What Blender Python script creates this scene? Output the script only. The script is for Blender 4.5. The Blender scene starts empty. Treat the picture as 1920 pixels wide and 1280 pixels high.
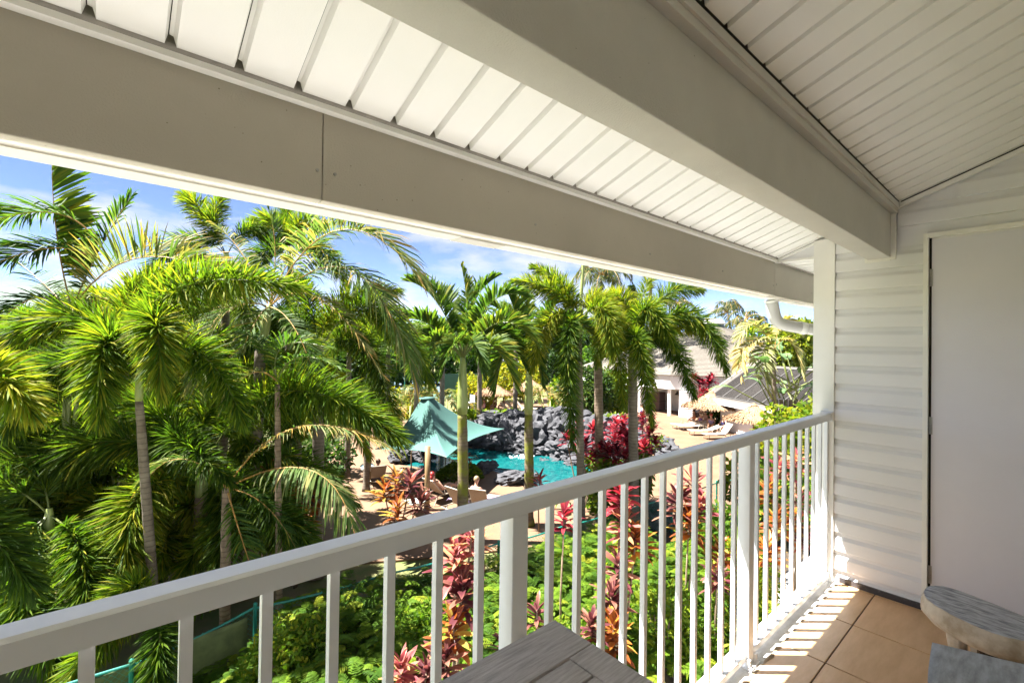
import bpy, bmesh, math, random
import numpy as np
from mathutils import Vector, Matrix, noise as mnoise
random.seed(7); rng = np.random.default_rng(7)
R = math.radians
scene = bpy.context.scene
COL = scene.collection
# ------------------------------------------------------------------ camera
F = 870.19; HC = 1.5
_y, _p, _r = R(49.2433), R(0.53828), R(0.77452)
FW = np.array([math.cos(_y)*math.cos(_p), math.sin(_y)*math.cos(_p), math.sin(_p)])
_a = np.array([math.sin(_y), -math.cos(_y), 0.0]); _u = np.cross(_a, FW)
RT = math.cos(_r)*_a + math.sin(_r)*_u
UP = -math.sin(_r)*_a + math.cos(_r)*_u
CAM = np.array([0.0, 0.0, HC])
cd = bpy.data.cameras.new('camera'); cam = bpy.data.objects.new('camera', cd); COL.objects.link(cam)
cd.sensor_width = 36; cd.lens = F/1920*36; cd.clip_start = 0.02; cd.clip_end = 20000
M = Matrix(((RT[0], UP[0], -FW[0], 0), (RT[1], UP[1], -FW[1], 0), (RT[2], UP[2], -FW[2], HC), (0, 0, 0, 1)))
cam.matrix_world = M
scene.camera = cam
# ------------------------------------------------------------------ light
SUN_EL = R(62.0)
SUN_AZ = math.atan2(-0.757, 0.653)
SKY = 0.05; HAZE = 4.5e-5
w = bpy.data.worlds.new('World'); scene.world = w; w.use_nodes = True
nt = w.node_tree; nt.nodes.clear()
def N(t, kind, **kw):
    n = t.nodes.new(kind)
    for k, v in kw.items(): setattr(n, k, v)
    return n
out = N(nt, 'ShaderNodeOutputWorld'); sky = N(nt, 'ShaderNodeTexSky', sky_type='NISHITA')
sky.sun_disc = False; sky.sun_elevation = SUN_EL; sky.sun_rotation = SUN_AZ
sky.air_density = 0.30; sky.dust_density = 0.03; sky.ozone_density = 4.0; sky.altitude = 1500
bg = N(nt, 'ShaderNodeBackground'); bg.inputs[1].default_value = SKY
nt.links.new(sky.outputs[0], bg.inputs[0])
tc = N(nt, 'ShaderNodeTexCoord'); sep = N(nt, 'ShaderNodeSeparateXYZ'); nt.links.new(tc.outputs['Generated'], sep.inputs[0])
mp = N(nt, 'ShaderNodeMapping'); mp.inputs['Scale'].default_value = (1.0, 1.0, 3.2); mp.inputs['Location'].default_value = (0.35, 0.1, 0.0)
nt.links.new(tc.outputs['Generated'], mp.inputs[0])
n1 = N(nt, 'ShaderNodeTexNoise'); n1.inputs['Scale'].default_value = 3.4; n1.inputs['Detail'].default_value = 9; n1.inputs['Roughness'].default_value = 0.58
nt.links.new(mp.outputs[0], n1.inputs[0])
rp = N(nt, 'ShaderNodeValToRGB'); rp.color_ramp.elements[0].position = 0.47; rp.color_ramp.elements[1].position = 0.66
nt.links.new(n1.outputs[0], rp.inputs[0])
bgc = N(nt, 'ShaderNodeBackground'); bgc.inputs[0].default_value = (1.0, 0.97, 0.95, 1); bgc.inputs[1].default_value = 0.135
mx = N(nt, 'ShaderNodeMixShader'); nt.links.new(rp.outputs[0], mx.inputs[0]); nt.links.new(bg.outputs[0], mx.inputs[1]); nt.links.new(bgc.outputs[0], mx.inputs[2])
nt.links.new(mx.outputs[0], out.inputs[0])
sd = bpy.data.lights.new('sun', 'SUN'); sd.energy = 4.2; sd.angle = R(0.5); sd.color = (1.0, 0.965, 0.91)
sun = bpy.data.objects.new('sun', sd); COL.objects.link(sun)
Ld = Vector((0.757*math.cos(SUN_EL), -0.653*math.cos(SUN_EL), -math.sin(SUN_EL)))
sun.rotation_euler = Ld.to_track_quat('-Z', 'Y').to_euler()
vs = scene.view_settings; vs.view_transform = 'Standard'; vs.look = 'None'; vs.gamma = 1; vs.use_curve_mapping = False
vs.exposure = 3.0
scene.cycles.max_bounces = 9; scene.cycles.diffuse_bounces = 6; scene.cycles.transparent_max_bounces = 6; scene.cycles.volume_bounces = 0
# ------------------------------------------------------------------ helpers
G = -4.5                                      # ground level (balcony floor is z = 0)
def at(px, py, d):                            # where a pixel of the photo lies, d metres ahead
    return CAM + d*(FW + (px-960)/F*RT - (py-640)/F*UP)
def gd(px, py, z=G):                          # where a pixel meets a level
    r = FW + (px-960)/F*RT - (py-640)/F*UP
    return CAM + r*((z-HC)/r[2])
def nrm(v):
    v = np.asarray(v, float); return v/np.maximum(np.linalg.norm(v, axis=-1, keepdims=True), 1e-9)

class MB:
    def __init__(s): s.v = []; s.f = []; s.m = []; s.n = 0; s.t = []
    def add(s, V, Fc, mi=0, tint=0.5):
        V = np.asarray(V, float).reshape(-1, 3)
        s.v.append(V); s.f.extend([[i+s.n for i in f] for f in Fc]); s.m.extend([mi]*len(Fc))
        s.t.append(np.broadcast_to(np.asarray(tint, float), (len(V),))); s.n += len(V); return s
    def box(s, lo, hi, mi=0):
        (a, b, c), (d, e, f) = lo, hi
        V = [(a,b,c),(d,b,c),(d,e,c),(a,e,c),(a,b,f),(d,b,f),(d,e,f),(a,e,f)]
        return s.add(V, [(0,3,2,1),(4,5,6,7),(0,1,5,4),(1,2,6,5),(2,3,7,6),(3,0,4,7)], mi)
    def prism(s, poly, axis, a, b, mi=0):       # poly: 2D list; extruded along axis from a to b
        n = len(poly); V = []
        for c in (a, b):
            for (p, q) in poly:
                V.append({0: (c, p, q), 1: (p, c, q), 2: (p, q, c)}[axis])
        Fc = [tuple(range(n)), tuple(range(2*n-1, n-1, -1))] + [(i, n+i, n+(i+1) % n, (i+1) % n) for i in range(n)]
        return s.add(V, Fc, mi)
    def tube(s, pts, rad, n=8, mi=0, cap=True, tint=0.5):
        P = np.asarray(pts, float); k = len(P); rad = np.broadcast_to(np.asarray(rad, float), (k,))
        T = nrm(np.gradient(P, axis=0)); ref = np.array([0, 0, 1.0]) if abs(T[0][2]) < .9 else np.array([1.0, 0, 0])
        V = []
        for i in range(k):
            a = nrm(np.cross(T[i], ref)); b = np.cross(T[i], a); ref = b if abs(T[i] @ ref) > .95 else ref
            an = np.linspace(0, 2*math.pi, n, endpoint=False)
            V.append(P[i] + rad[i]*(np.cos(an)[:, None]*a + np.sin(an)[:, None]*b))
        Fc = [(i*n+j, i*n+(j+1) % n, (i+1)*n+(j+1) % n, (i+1)*n+j) for i in range(k-1) for j in range(n)]
        if cap: Fc += [tuple(range(n))[::-1], tuple(range((k-1)*n, k*n))]
        return s.add(np.concatenate(V), Fc, mi, tint)
    def lathe(s, prof, n=24, c=(0, 0, 0), mi=0):
        V = []; an = np.linspace(0, 2*math.pi, n, endpoint=False)
        for r, z in prof: V.append(np.stack([c[0]+r*np.cos(an), c[1]+r*np.sin(an), np.full(n, c[2]+z)], 1))
        k = len(prof)
        Fc = [(i*n+j, i*n+(j+1) % n, (i+1)*n+(j+1) % n, (i+1)*n+j) for i in range(k-1) for j in range(n)]
        return s.add(np.concatenate(V), Fc, mi)
    def ball(s, c, r, mi=0, seg=10, ring=6):
        r = np.broadcast_to(np.asarray(r, float), (3,)); V = []; Fc = []
        for i in range(1, ring):
            ph = math.pi*i/ring
            for j in range(seg):
                th = 2*math.pi*j/seg; V.append((c[0]+r[0]*math.sin(ph)*math.cos(th), c[1]+r[1]*math.sin(ph)*math.sin(th), c[2]+r[2]*math.cos(ph)))
        t = len(V); V += [(c[0], c[1], c[2]+r[2]), (c[0], c[1], c[2]-r[2])]
        for i in range(ring-2):
            for j in range(seg): Fc.append((i*seg+j, (i+1)*seg+j, (i+1)*seg+(j+1) % seg, i*seg+(j+1) % seg))
        for j in range(seg): Fc += [(t, j, (j+1) % seg), (t+1, (ring-2)*seg+(j+1) % seg, (ring-2)*seg+j)]
        return s.add(V, Fc, mi)
    def mesh(s, name, mats, off=None, smooth=False):
        V = np.concatenate(s.v) if s.v else np.zeros((0, 3))
        if off is not None: V = V - np.asarray(off, float)
        me = bpy.data.meshes.new(name); nf = len(s.f)
        ln = np.fromiter((len(f) for f in s.f), int, nf); idx = np.fromiter((i for f in s.f for i in f), int, ln.sum())
        return mesh_np(me, V, idx, ln, mats, np.array(s.m, int), np.concatenate(s.t), smooth)
def mesh_np(me, V, idx, ln, mats, mi, tint, smooth=False):
    me.vertices.add(len(V)); me.vertices.foreach_set('co', V.astype(np.float32).ravel())
    me.loops.add(len(idx)); me.loops.foreach_set('vertex_index', idx.astype(np.int32))
    me.polygons.add(len(ln)); st = np.zeros(len(ln), np.int32); st[1:] = np.cumsum(ln)[:-1]
    me.polygons.foreach_set('loop_start', st); me.polygons.foreach_set('material_index', mi.astype(np.int32))
    me.polygons.foreach_set('use_smooth', np.full(len(ln), bool(smooth)))
    at_ = me.attributes.new('tint', 'FLOAT', 'POINT'); at_.data.foreach_set('value', tint.astype(np.float32))
    me.update(calc_edges=True)
    for m in (mats if isinstance(mats, (list, tuple)) else [mats]): me.materials.append(m)
    return me
ORG = {}                                        # world origin of every unrotated root
def put(name, me, parent=None, loc=None, kind=None, label=None, cat=None, group=None):
    o = bpy.data.objects.new(name, me); COL.objects.link(o)
    if parent is not None: o.parent = parent
    if loc is not None: o.location = loc
    tag(o, label, cat, group, kind); return o
def tag(o, label=None, cat=None, group=None, kind=None):
    if label: o['label'] = label
    if cat: o['category'] = cat
    if group: o['group'] = group
    if kind: o['kind'] = kind
    return o
def root(name, label, cat, loc=(0, 0, 0), rz=0.0, group=None):
    o = bpy.data.objects.new(name, None); COL.objects.link(o); o.location = tuple(float(x) for x in loc); o.rotation_euler = (0, 0, rz)
    o.empty_display_size = 0.2; ORG[o.name] = np.array(loc, float); return tag(o, label, cat, group)
def part(name, mb, mats, parent, smooth=False, kind=None, label=None, world=True):
    off = ORG.get(parent.name) if (world and parent is not None) else None
    o = put(name, mb.mesh(name, mats, off, smooth), parent, kind=kind, label=label)
    if parent is not None and off is not None: ORG[o.name] = off
    return o
def solo(name, mb, mats, label=None, cat=None, group=None, kind=None, loc=(0, 0, 0), smooth=False):
    o = put(name, mb.mesh(name, mats, loc, smooth), None, tuple(float(x) for x in loc), kind, label, cat, group); ORG[o.name] = np.array(loc, float); return o
def copy_tree(o, parent=None):
    c = o.copy(); COL.objects.link(c)
    if parent is not None: c.parent = parent
    for ch in list(o.children): copy_tree(ch, c)
    return c
def bevel(o, wd, seg=2):
    b = o.modifiers.new('bevel', 'BEVEL'); b.width = wd; b.segments = seg; b.limit_method = 'ANGLE'; return o
# ------------------------------------------------------------------ materials
def mat(name, col, rough=0.6, var=0.0, scale=6.0, bump=0.0, bscale=60.0, col2=None, metal=0.0, stretch=None, spec=0.5, detail=5, lo=0.35, hi=0.65):
    m = bpy.data.materials.new(name); m.use_nodes = True; t = m.node_tree; p = t.nodes['Principled BSDF']
    p.inputs['Base Color'].default_value = (*col, 1); p.inputs['Roughness'].default_value = rough; p.inputs['Metallic'].default_value = metal
    p.inputs['Specular IOR Level'].default_value = spec
    tc = N(t, 'ShaderNodeTexCoord'); mp = N(t, 'ShaderNodeMapping'); t.links.new(tc.outputs['Object'], mp.inputs[0])
    if stretch: mp.inputs['Scale'].default_value = stretch
    if var or col2:
        n = N(t, 'ShaderNodeTexNoise'); n.inputs['Scale'].default_value = scale; n.inputs['Detail'].default_value = detail; n.inputs['Roughness'].default_value = .62
        t.links.new(mp.outputs[0], n.inputs[0]); r = N(t, 'ShaderNodeValToRGB'); t.links.new(n.outputs[0], r.inputs[0])
        c2 = col2 or tuple(c*(1-var) for c in col)
        r.color_ramp.elements[0].color = (*c2, 1); r.color_ramp.elements[1].color = (*col, 1); r.color_ramp.elements[0].position = lo; r.color_ramp.elements[1].position = hi
        t.links.new(r.outputs[0], p.inputs['Base Color'])
    if bump:
        n = N(t, 'ShaderNodeTexNoise'); n.inputs['Scale'].default_value = bscale; n.inputs['Detail'].default_value = 6; t.links.new(mp.outputs[0], n.inputs[0])
        b = N(t, 'ShaderNodeBump'); b.inputs['Strength'].default_value = bump; b.inputs['Distance'].default_value = 0.01
        t.links.new(n.outputs[0], b.inputs['Height']); t.links.new(b.outputs[0], p.inputs['Normal'])
    return m
def leafmat(name, stops, trans=0.35, rough=0.58, rnd=0.25, tmul=(1.0, 1.15, 0.5)):
    m = bpy.data.materials.new(name); m.use_nodes = True; t = m.node_tree; p = t.nodes['Principled BSDF']; o = t.nodes['Material Output']
    a = N(t, 'ShaderNodeAttribute', attribute_name='tint'); oi = N(t, 'ShaderNodeObjectInfo')
    ma = N(t, 'ShaderNodeMath', operation='MULTIPLY_ADD'); t.links.new(oi.outputs['Random'], ma.inputs[0]); ma.inputs[1].default_value = rnd; 
    sb = N(t, 'ShaderNodeMath', operation='SUBTRACT'); t.links.new(a.outputs['Fac'], sb.inputs[0]); sb.inputs[1].default_value = rnd/2; t.links.new(sb.outputs[0], ma.inputs[2])
    r = N(t, 'ShaderNodeValToRGB'); t.links.new(ma.outputs[0], r.inputs[0]); e = r.color_ramp.elements
    while len(e) < len(stops): e.new(0.5)
    for i, (q, c) in enumerate(stops): e[i].position = q; e[i].color = (*c, 1)
    t.links.new(r.outputs[0], p.inputs['Base Color']); p.inputs['Roughness'].default_value = rough; p.inputs['Specular IOR Level'].default_value = .14
    tr = N(t, 'ShaderNodeBsdfTranslucent'); mc = N(t, 'ShaderNodeMix', data_type='RGBA', blend_type='MULTIPLY'); mc.inputs[0].default_value = 1
    t.links.new(r.outputs[0], mc.inputs[6]); mc.inputs[7].default_value = (tmul[0]*1.6, tmul[1]*1.6, tmul[2]*1.6, 1); t.links.new(mc.outputs[2], tr.inputs[0])
    ms = N(t, 'ShaderNodeMixShader'); ms.inputs[0].default_value = trans; t.links.new(p.outputs[0], ms.inputs[1]); t.links.new(tr.outputs[0], ms.inputs[2]); t.links.new(ms.outputs[0], o.inputs[0])
    return m
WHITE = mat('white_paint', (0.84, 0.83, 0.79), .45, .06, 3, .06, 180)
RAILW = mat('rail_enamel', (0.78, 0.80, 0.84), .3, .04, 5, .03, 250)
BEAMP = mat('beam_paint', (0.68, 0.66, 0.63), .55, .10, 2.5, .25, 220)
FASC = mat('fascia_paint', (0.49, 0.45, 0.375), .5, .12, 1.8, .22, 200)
PANEL = mat('soffit_vinyl', (0.84, 0.835, 0.80), .5, .05, 2, .05, 300)
SIDING = mat('siding_vinyl', (0.80, 0.80, 0.81), .5, .06, 3, .08, 120, stretch=(1, .15, 1))
DOORM = mat('door_paint', (0.72, 0.71, 0.77), .32, .05, 1.5, .08, 140)
TILE = mat('tile_ceramic', (0.68, 0.44, 0.24), .35, 0, 5, .1, 30, col2=(0.53, 0.315, 0.155), stretch=(.6, 3, 1), lo=.3, hi=.68)
GROUT = mat('grout', (0.10, 0.06, 0.035), .9, .3, 30)
CONC = mat('concrete', (0.58, 0.57, 0.55), .9, .25, 9, .4, 60)
BLACK = mat('shadow_gap', (0.02, 0.018, 0.015), .9)
METAL = mat('steel', (0.45, 0.44, 0.42), .35, .3, 20, metal=.8)
TABLEW = mat('weathered_teak', (0.60, 0.565, 0.57), .65, 0, 9, .5, 50, col2=(0.32, 0.29, 0.29), stretch=(1.2, 14, 6), detail=8, lo=.3, hi=.72)
DRIFT = mat('driftwood_top', (0.56, 0.57, 0.63), .75, 0, 9, .8, 45, col2=(0.15, 0.15, 0.19), stretch=(7, 1.8, 3), detail=10, lo=.30, hi=.60)
BARK = mat('pale_driftwood', (0.60, 0.53, 0.44), .8, 0, 12, .6, 50, col2=(0.36, 0.29, 0.21))
DARKW = mat('rotten_wood', (0.16, 0.10, 0.05), .9, 0, 10, .9, 30, col2=(0.02, 0.013, 0.008), stretch=(6, 6, 1))
def speckle(m, thr=.045, sc=26, dark=.35):
    t = m.node_tree; p = t.nodes['Principled BSDF']; src = p.inputs['Base Color'].links[0].from_socket; tc = N(t, 'ShaderNodeTexCoord'); vo = N(t, 'ShaderNodeTexVoronoi'); vo.inputs['Scale'].default_value = sc; t.links.new(tc.outputs['Object'], vo.inputs[0])
    n = N(t, 'ShaderNodeTexNoise'); n.inputs['Scale'].default_value = 2.3; t.links.new(tc.outputs['Object'], n.inputs[0]); ml = N(t, 'ShaderNodeMath', operation='MULTIPLY'); ml.inputs[1].default_value = thr*2; t.links.new(n.outputs[0], ml.inputs[0])
    lt = N(t, 'ShaderNodeMath', operation='LESS_THAN'); t.links.new(vo.outputs['Distance'], lt.inputs[0]); t.links.new(ml.outputs[0], lt.inputs[1]); mu = N(t, 'ShaderNodeMath', operation='MULTIPLY'); mu.inputs[1].default_value = .7; t.links.new(lt.outputs[0], mu.inputs[0])
    mxn = N(t, 'ShaderNodeMix', data_type='RGBA'); t.links.new(mu.outputs[0], mxn.inputs[0]); t.links.new(src, mxn.inputs[6]); mxn.inputs[7].default_value = (.12, .09, .05, 1); t.links.new(mxn.outputs[2], p.inputs['Base Color'])
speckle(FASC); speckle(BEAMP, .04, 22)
# leaves: stops run from old dark green to yellowed
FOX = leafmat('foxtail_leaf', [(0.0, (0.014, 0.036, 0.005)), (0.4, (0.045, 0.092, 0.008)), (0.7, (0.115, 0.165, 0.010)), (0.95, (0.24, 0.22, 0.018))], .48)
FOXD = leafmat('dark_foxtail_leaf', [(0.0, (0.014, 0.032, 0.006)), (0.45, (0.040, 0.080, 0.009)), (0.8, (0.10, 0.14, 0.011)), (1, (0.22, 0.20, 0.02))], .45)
AREC = leafmat('areca_leaf', [(0.0, (0.022, 0.052, 0.012)), (0.5, (0.075, 0.125, 0.032)), (0.75, (0.20, 0.19, 0.075)), (1, (0.36, 0.22, 0.055))], .35)
MANI = leafmat('manila_leaf', [(0.0, (0.016, 0.045, 0.010)), (0.5, (0.050, 0.10, 0.016)), (0.85, (0.13, 0.17, 0.02)), (1, (0.26, 0.23, 0.03))], .42)
PALE = leafmat('pale_palm_leaf', [(0.0, (0.10, 0.12, 0.05)), (0.5, (0.26, 0.26, 0.12)), (1, (0.48, 0.34, 0.12))], .35)
COCO = leafmat('coconut_leaf', [(0.0, (0.022, 0.036, 0.012)), (0.5, (0.055, 0.075, 0.022)), (1, (0.17, 0.135, 0.035))], .3)
FERN = leafmat('fern_leaf', [(0.0, (0.012, 0.034, 0.005)), (0.4, (0.042, 0.095, 0.009)), (0.75, (0.10, 0.17, 0.012)), (1, (0.24, 0.24, 0.02))], .42)
BUSH = leafmat('bush_leaf', [(0.0, (0.014, 0.042, 0.006)), (0.5, (0.065, 0.125, 0.010)), (0.8, (0.15, 0.19, 0.012)), (1, (0.27, 0.23, 0.014))], .42)
YELL = leafmat('yellow_shrub_leaf', [(0.0, (0.06, 0.09, 0.01)), (0.5, (0.22, 0.23, 0.014)), (1, (0.50, 0.38, 0.02))], .35)
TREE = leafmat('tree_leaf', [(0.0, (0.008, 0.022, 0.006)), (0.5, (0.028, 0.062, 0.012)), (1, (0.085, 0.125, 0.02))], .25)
TIRED = leafmat('red_ti_leaf', [(0.0, (0.03, 0.005, 0.008)), (0.5, (0.13, 0.010, 0.02)), (1, (0.34, 0.045, 0.055))], .35, .3, .5, (1.2, .6, .6))
TIPNK = leafmat('pink_ti_leaf', [(0.0, (0.06, 0.014, 0.02)), (0.4, (0.20, 0.045, 0.055)), (0.75, (0.36, 0.13, 0.11)), (1, (0.40, 0.23, 0.10))], .35, .35, .9, (1.1, .8, .7))
TIORG = leafmat('orange_ti_leaf', [(0.0, (0.05, 0.018, 0.012)), (0.4, (0.22, 0.06, 0.018)), (0.75, (0.36, 0.14, 0.03)), (1, (0.33, 0.24, 0.05))], .35, .35, .9, (1.1, .8, .5))
TIMAU = leafmat('burgundy_ti_leaf', [(0.0, (0.03, 0.010, 0.012)), (0.5, (0.095, 0.028, 0.034)), (1, (0.26, 0.12, 0.08))], .3, .35, .7, (1.1, .7, .7))
BIRD = leafmat('paddle_leaf', [(0.0, (0.03, 0.08, 0.03)), (0.5, (0.10, 0.17, 0.075)), (1, (0.20, 0.26, 0.12))], .25, .3)
RACH = mat('green_rachis', (0.14, 0.17, 0.035), .5, .3, 5)
RACHO = mat('orange_rachis', (0.36, 0.20, 0.045), .5, .3, 5)
SHAFT = mat('crownshaft', (0.30, 0.34, 0.10), .4, 0, 3, .1, 20, col2=(0.20, 0.25, 0.08), stretch=(6, 6, .6))
def trunkmat(name, c, c2, moss=None):
    m = mat(name, c, .85, 0, 5, .5, 25, col2=c2); t = m.node_tree; p = t.nodes['Principled BSDF']
    tc = N(t, 'ShaderNodeTexCoord'); wv = N(t, 'ShaderNodeTexWave', bands_direction='Z'); wv.inputs['Scale'].default_value = 3.0; wv.inputs['Distortion'].default_value = 3.5; wv.inputs['Detail'].default_value = 3
    t.links.new(tc.outputs['Object'], wv.inputs[0]); old = p.inputs['Base Color'].links[0].from_socket
    mxn = N(t, 'ShaderNodeMix', data_type='RGBA', blend_type='MULTIPLY'); rr = N(t, 'ShaderNodeValToRGB'); rr.color_ramp.elements[0].color = (.66, .63, .60, 1); rr.color_ramp.elements[0].position = .02; rr.color_ramp.elements[1].position = .22
    t.links.new(wv.outputs[0], rr.inputs[0]); mxn.inputs[0].default_value = 1; t.links.new(old, mxn.inputs[6]); t.links.new(rr.outputs[0], mxn.inputs[7]); src = mxn.outputs[2]
    if moss:
        n = N(t, 'ShaderNodeTexNoise'); n.inputs['Scale'].default_value = 2.2; n.inputs['Detail'].default_value = 6; t.links.new(tc.outputs['Object'], n.inputs[0])
        r2 = N(t, 'ShaderNodeValToRGB'); r2.color_ramp.elements[0].position = .45; r2.color_ramp.elements[1].position = .6; t.links.new(n.outputs[0], r2.inputs[0])
        m2 = N(t, 'ShaderNodeMix', data_type='RGBA'); t.links.new(r2.outputs[0], m2.inputs[0]); t.links.new(src, m2.inputs[6]); m2.inputs[7].default_value = (*moss, 1); src = m2.outputs[2]
    t.links.new(src, p.inputs['Base Color']); return m
TRUNKG = trunkmat('grey_palm_trunk', (0.20, 0.165, 0.125), (0.11, 0.085, 0.06))
TRUNKM = trunkmat('mossy_palm_trunk', (0.20, 0.155, 0.10), (0.10, 0.07, 0.045), (0.16, 0.17, 0.012))
TRUNKB = trunkmat('brown_palm_trunk', (0.24, 0.18, 0.12), (0.13, 0.09, 0.06))
STEM = mat('stem_bark', (0.22, 0.16, 0.10), .8, .4, 8)
DECK = mat('stamped_deck', (0.18, 0.106, 0.06), .75, 0, .9, .25, 14, col2=(0.128, 0.07, 0.036), detail=8, lo=.3, hi=.7)
SOIL = mat('soil', (0.06, 0.04, 0.022), .95, .5, 3, .5, 20)
GRASS = mat('lawn', (0.075, 0.11, 0.02), .9, 0, 1.2, .5, 30, col2=(0.15, 0.115, 0.055), detail=8)
ROCK = mat('lava_rock', (0.072, 0.072, 0.08), .85, 0, 2.6, 1.0, 9, col2=(0.02, 0.02, 0.024), detail=9, lo=.32, hi=.66)
THATCH = mat('thatch', (0.31, 0.20, 0.115), .9, 0, 14, .8, 60, col2=(0.19, 0.11, 0.055), lo=.3, hi=.7)
TEAL = mat('shade_canvas', (0.045, 0.125, 0.107), .8, .08, 2, .1, 200)
POLE = mat('tan_post', (0.22, 0.14, 0.06), .6, .2, 6)
SLING = mat('sling_fabric', (0.30, 0.23, 0.16), .7, .15, 20)
SLINGL = mat('light_sling', (0.44, 0.37, 0.30), .7, .12, 20)
FRAMEM = mat('lounge_frame', (0.40, 0.35, 0.28), .5, .1, 10)
FENCE = mat('green_vinyl', (0.012, 0.19, 0.145), .4, .15, 10)
MESHC = mat('privacy_mesh', (0.10, 0.13, 0.045), .85, .35, 5)
# ------------------------------------------------------------------ frond / leaf builders
def qbez(p0, pm, p1, t):                        # passes through pm at t = .5
    c = 2*np.asarray(pm) - .5*(np.asarray(p0)+np.asarray(p1)); t = t[:, None]
    return (1-t)**2*p0 + 2*t*(1-t)*c + t*t*np.asarray(p1)
def blades(mb_arrays, base, d, wdir, ln, wd, droop, tint, gold, segs=2):
    """base,d,wdir (N,3) ln,wd,droop,tint,gold (N,) -> leaf blades of two quads and a tip"""
    g = np.array([0, 0, -1.0]); n = len(base)
    p1 = base + d*(ln*.34)[:, None] + g*(ln*droop*.10)[:, None]
    p2 = base + d*(ln*.70)[:, None] + g*(ln*droop*.42)[:, None]
    p3 = base + d*(ln*(1-.18*droop))[:, None] + g*(ln*droop*.95)[:, None]
    W = wdir*wd[:, None]
    V = np.stack([base-W*.35, base+W*.35, p1-W, p1+W, p2-W*.8, p2+W*.8, p3], 1)      # N,7,3
    T = np.stack([tint, tint, tint, tint, tint+.4*gold, tint+.4*gold, tint+gold], 1)
    k = mb_arrays['n'] + np.arange(n)[:, None]*7
    q = np.concatenate([k+np.array([0, 1, 3, 2]), k+np.array([2, 3, 5, 4])], 0); t3 = k+np.array([4, 5, 6])
    mb_arrays['V'].append(V.reshape(-1, 3)); mb_arrays['T'].append(T.ravel()); mb_arrays['q'].append(q); mb_arrays['t'].append(t3); mb_arrays['n'] += 7*n
def arrs(): return dict(V=[], T=[], q=[], t=[], n=0)
def finish(A, name, mats, off=None, tubes=None):
    V = np.concatenate(A['V']); T = np.concatenate(A['T']); q = np.concatenate(A['q']); t3 = np.concatenate(A['t'])
    idx = np.concatenate([q.ravel(), t3.ravel()]); ln = np.concatenate([np.full(len(q), 4), np.full(len(t3), 3)]); mi = np.zeros(len(ln), int)
    if tubes is not None and tubes.n:
        tv = np.concatenate(tubes.v); b = len(V); V = np.concatenate([V, tv]); T = np.concatenate([T, np.concatenate(tubes.t)])
        l2 = np.array([len(f) for f in tubes.f]); idx = np.concatenate([idx, np.array([i for f in tubes.f for i in f])+b]); ln = np.concatenate([ln, l2]); mi = np.concatenate([mi, np.ones(len(l2), int)])
    if off is not None: V = V - np.asarray(off)
    return mesh_np(bpy.data.meshes.new(name), V, idx, ln, mats, mi, np.clip(T, 0, 1))
def frond_geo(p0, pm, p1, style='fox', n=220, L=0.45, W=0.012, v=25, droop=.35, start=.16, tint=.5, gold=.25, rr=.018, roll=0.0, onesided=0):
    A = arrs(); tb = MB(); p0, pm, p1 = (np.asarray(x, float) for x in (p0, pm, p1))
    t = np.sort(rng.uniform(start, 1.0, n)); t[-4:] = 1.0
    P = qbez(p0, pm, p1, t); e = 1e-3
    T = nrm(qbez(p0, pm, p1, np.minimum(t+e, 1.001)) - qbez(p0, pm, p1, t-e))
    up = np.array([math.sin(roll)*.8, .2*math.sin(roll), math.cos(roll)]); B = np.cross(T, up); B = nrm(B + 1e-6); Nn = np.cross(B, T)
    s = (t-start)/(1-start)
    prof = np.interp(s, [0, .12, .45, .8, 1], [.45, .8, 1, .78, .45])
    if style == 'fox':
        ph = rng.uniform(0, 2*math.pi, n); a = np.radians(rng.uniform(48, 72, n))*np.interp(s, [0, .75, 1], [1.05, .9, .35])
        rad = np.cos(ph)[:, None]*B + np.sin(ph)[:, None]*Nn
        d = nrm(T*np.cos(a)[:, None] + rad*np.sin(a)[:, None] + rng.normal(0, .10, (n, 3)))
    else:
        side = np.where(np.arange(n) % 2 == 0, 1.0, -1.0)
        if onesided: side[:] = onesided
        a = np.radians(np.interp(s, [0, .5, 1], [72, 55, 22]) + rng.normal(0, 4, n)); vv = np.radians(v + rng.normal(0, 7, n))
        rad = (side*np.cos(vv))[:, None]*B + np.sin(vv)[:, None]*Nn
        d = nrm(T*np.cos(a)[:, None] + rad*np.sin(a)[:, None] + rng.normal(0, .035, (n, 3)))
    wdir = nrm(np.cross(d, rng.normal(0, 1, (n, 3)))) if style == 'fox' else nrm(T - d*np.sum(T*d, 1)[:, None] + rng.normal(0, .25, (n, 3)))
    ti = np.clip(tint + rng.normal(0, .19, n), 0, 1); ln = L*prof*rng.uniform(.8, 1.15, n)
    gl = gold*rng.uniform(0, 1, n)**2
    blades(A, P, d, wdir, ln, W*rng.uniform(.75, 1.2, n), droop*rng.uniform(.5, 1.4, n), ti, gl)
    tt = np.linspace(0, 1, 12); tb.tube(qbez(p0, pm, p1, tt), np.linspace(rr, rr*.25, 12), 5, tint=.5)
    return A, tb
def frond(parent, p0, pm, p1, mats, name='frond', label=None, **kw):
    A, tb = frond_geo(p0, pm, p1, **kw)
    o = put(name, finish(A, name, mats, ORG[parent.name], tb), parent, label=label); return o
def trunk(parent, pts, r0, r1, m, rings=30, name='trunk', shaft=None):
    P = np.asarray(pts, float); t = np.linspace(0, 1, len(P)); tt = np.linspace(0, 1, rings)
    Q = np.stack([np.interp(tt, t, P[:, i]) for i in range(3)], 1); Q[1:-1] = (Q[:-2]+2*Q[1:-1]+Q[2:])/4
    rad = np.interp(tt, [0, .08, .8, 1], [r0*1.35, r0, (r0+r1)/2, r1])*(1+.03*np.sin(np.arange(rings)*2.1)); mb = MB(); mb.tube(Q, rad, 12)
    return part(name, mb, m, parent, True)
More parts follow.
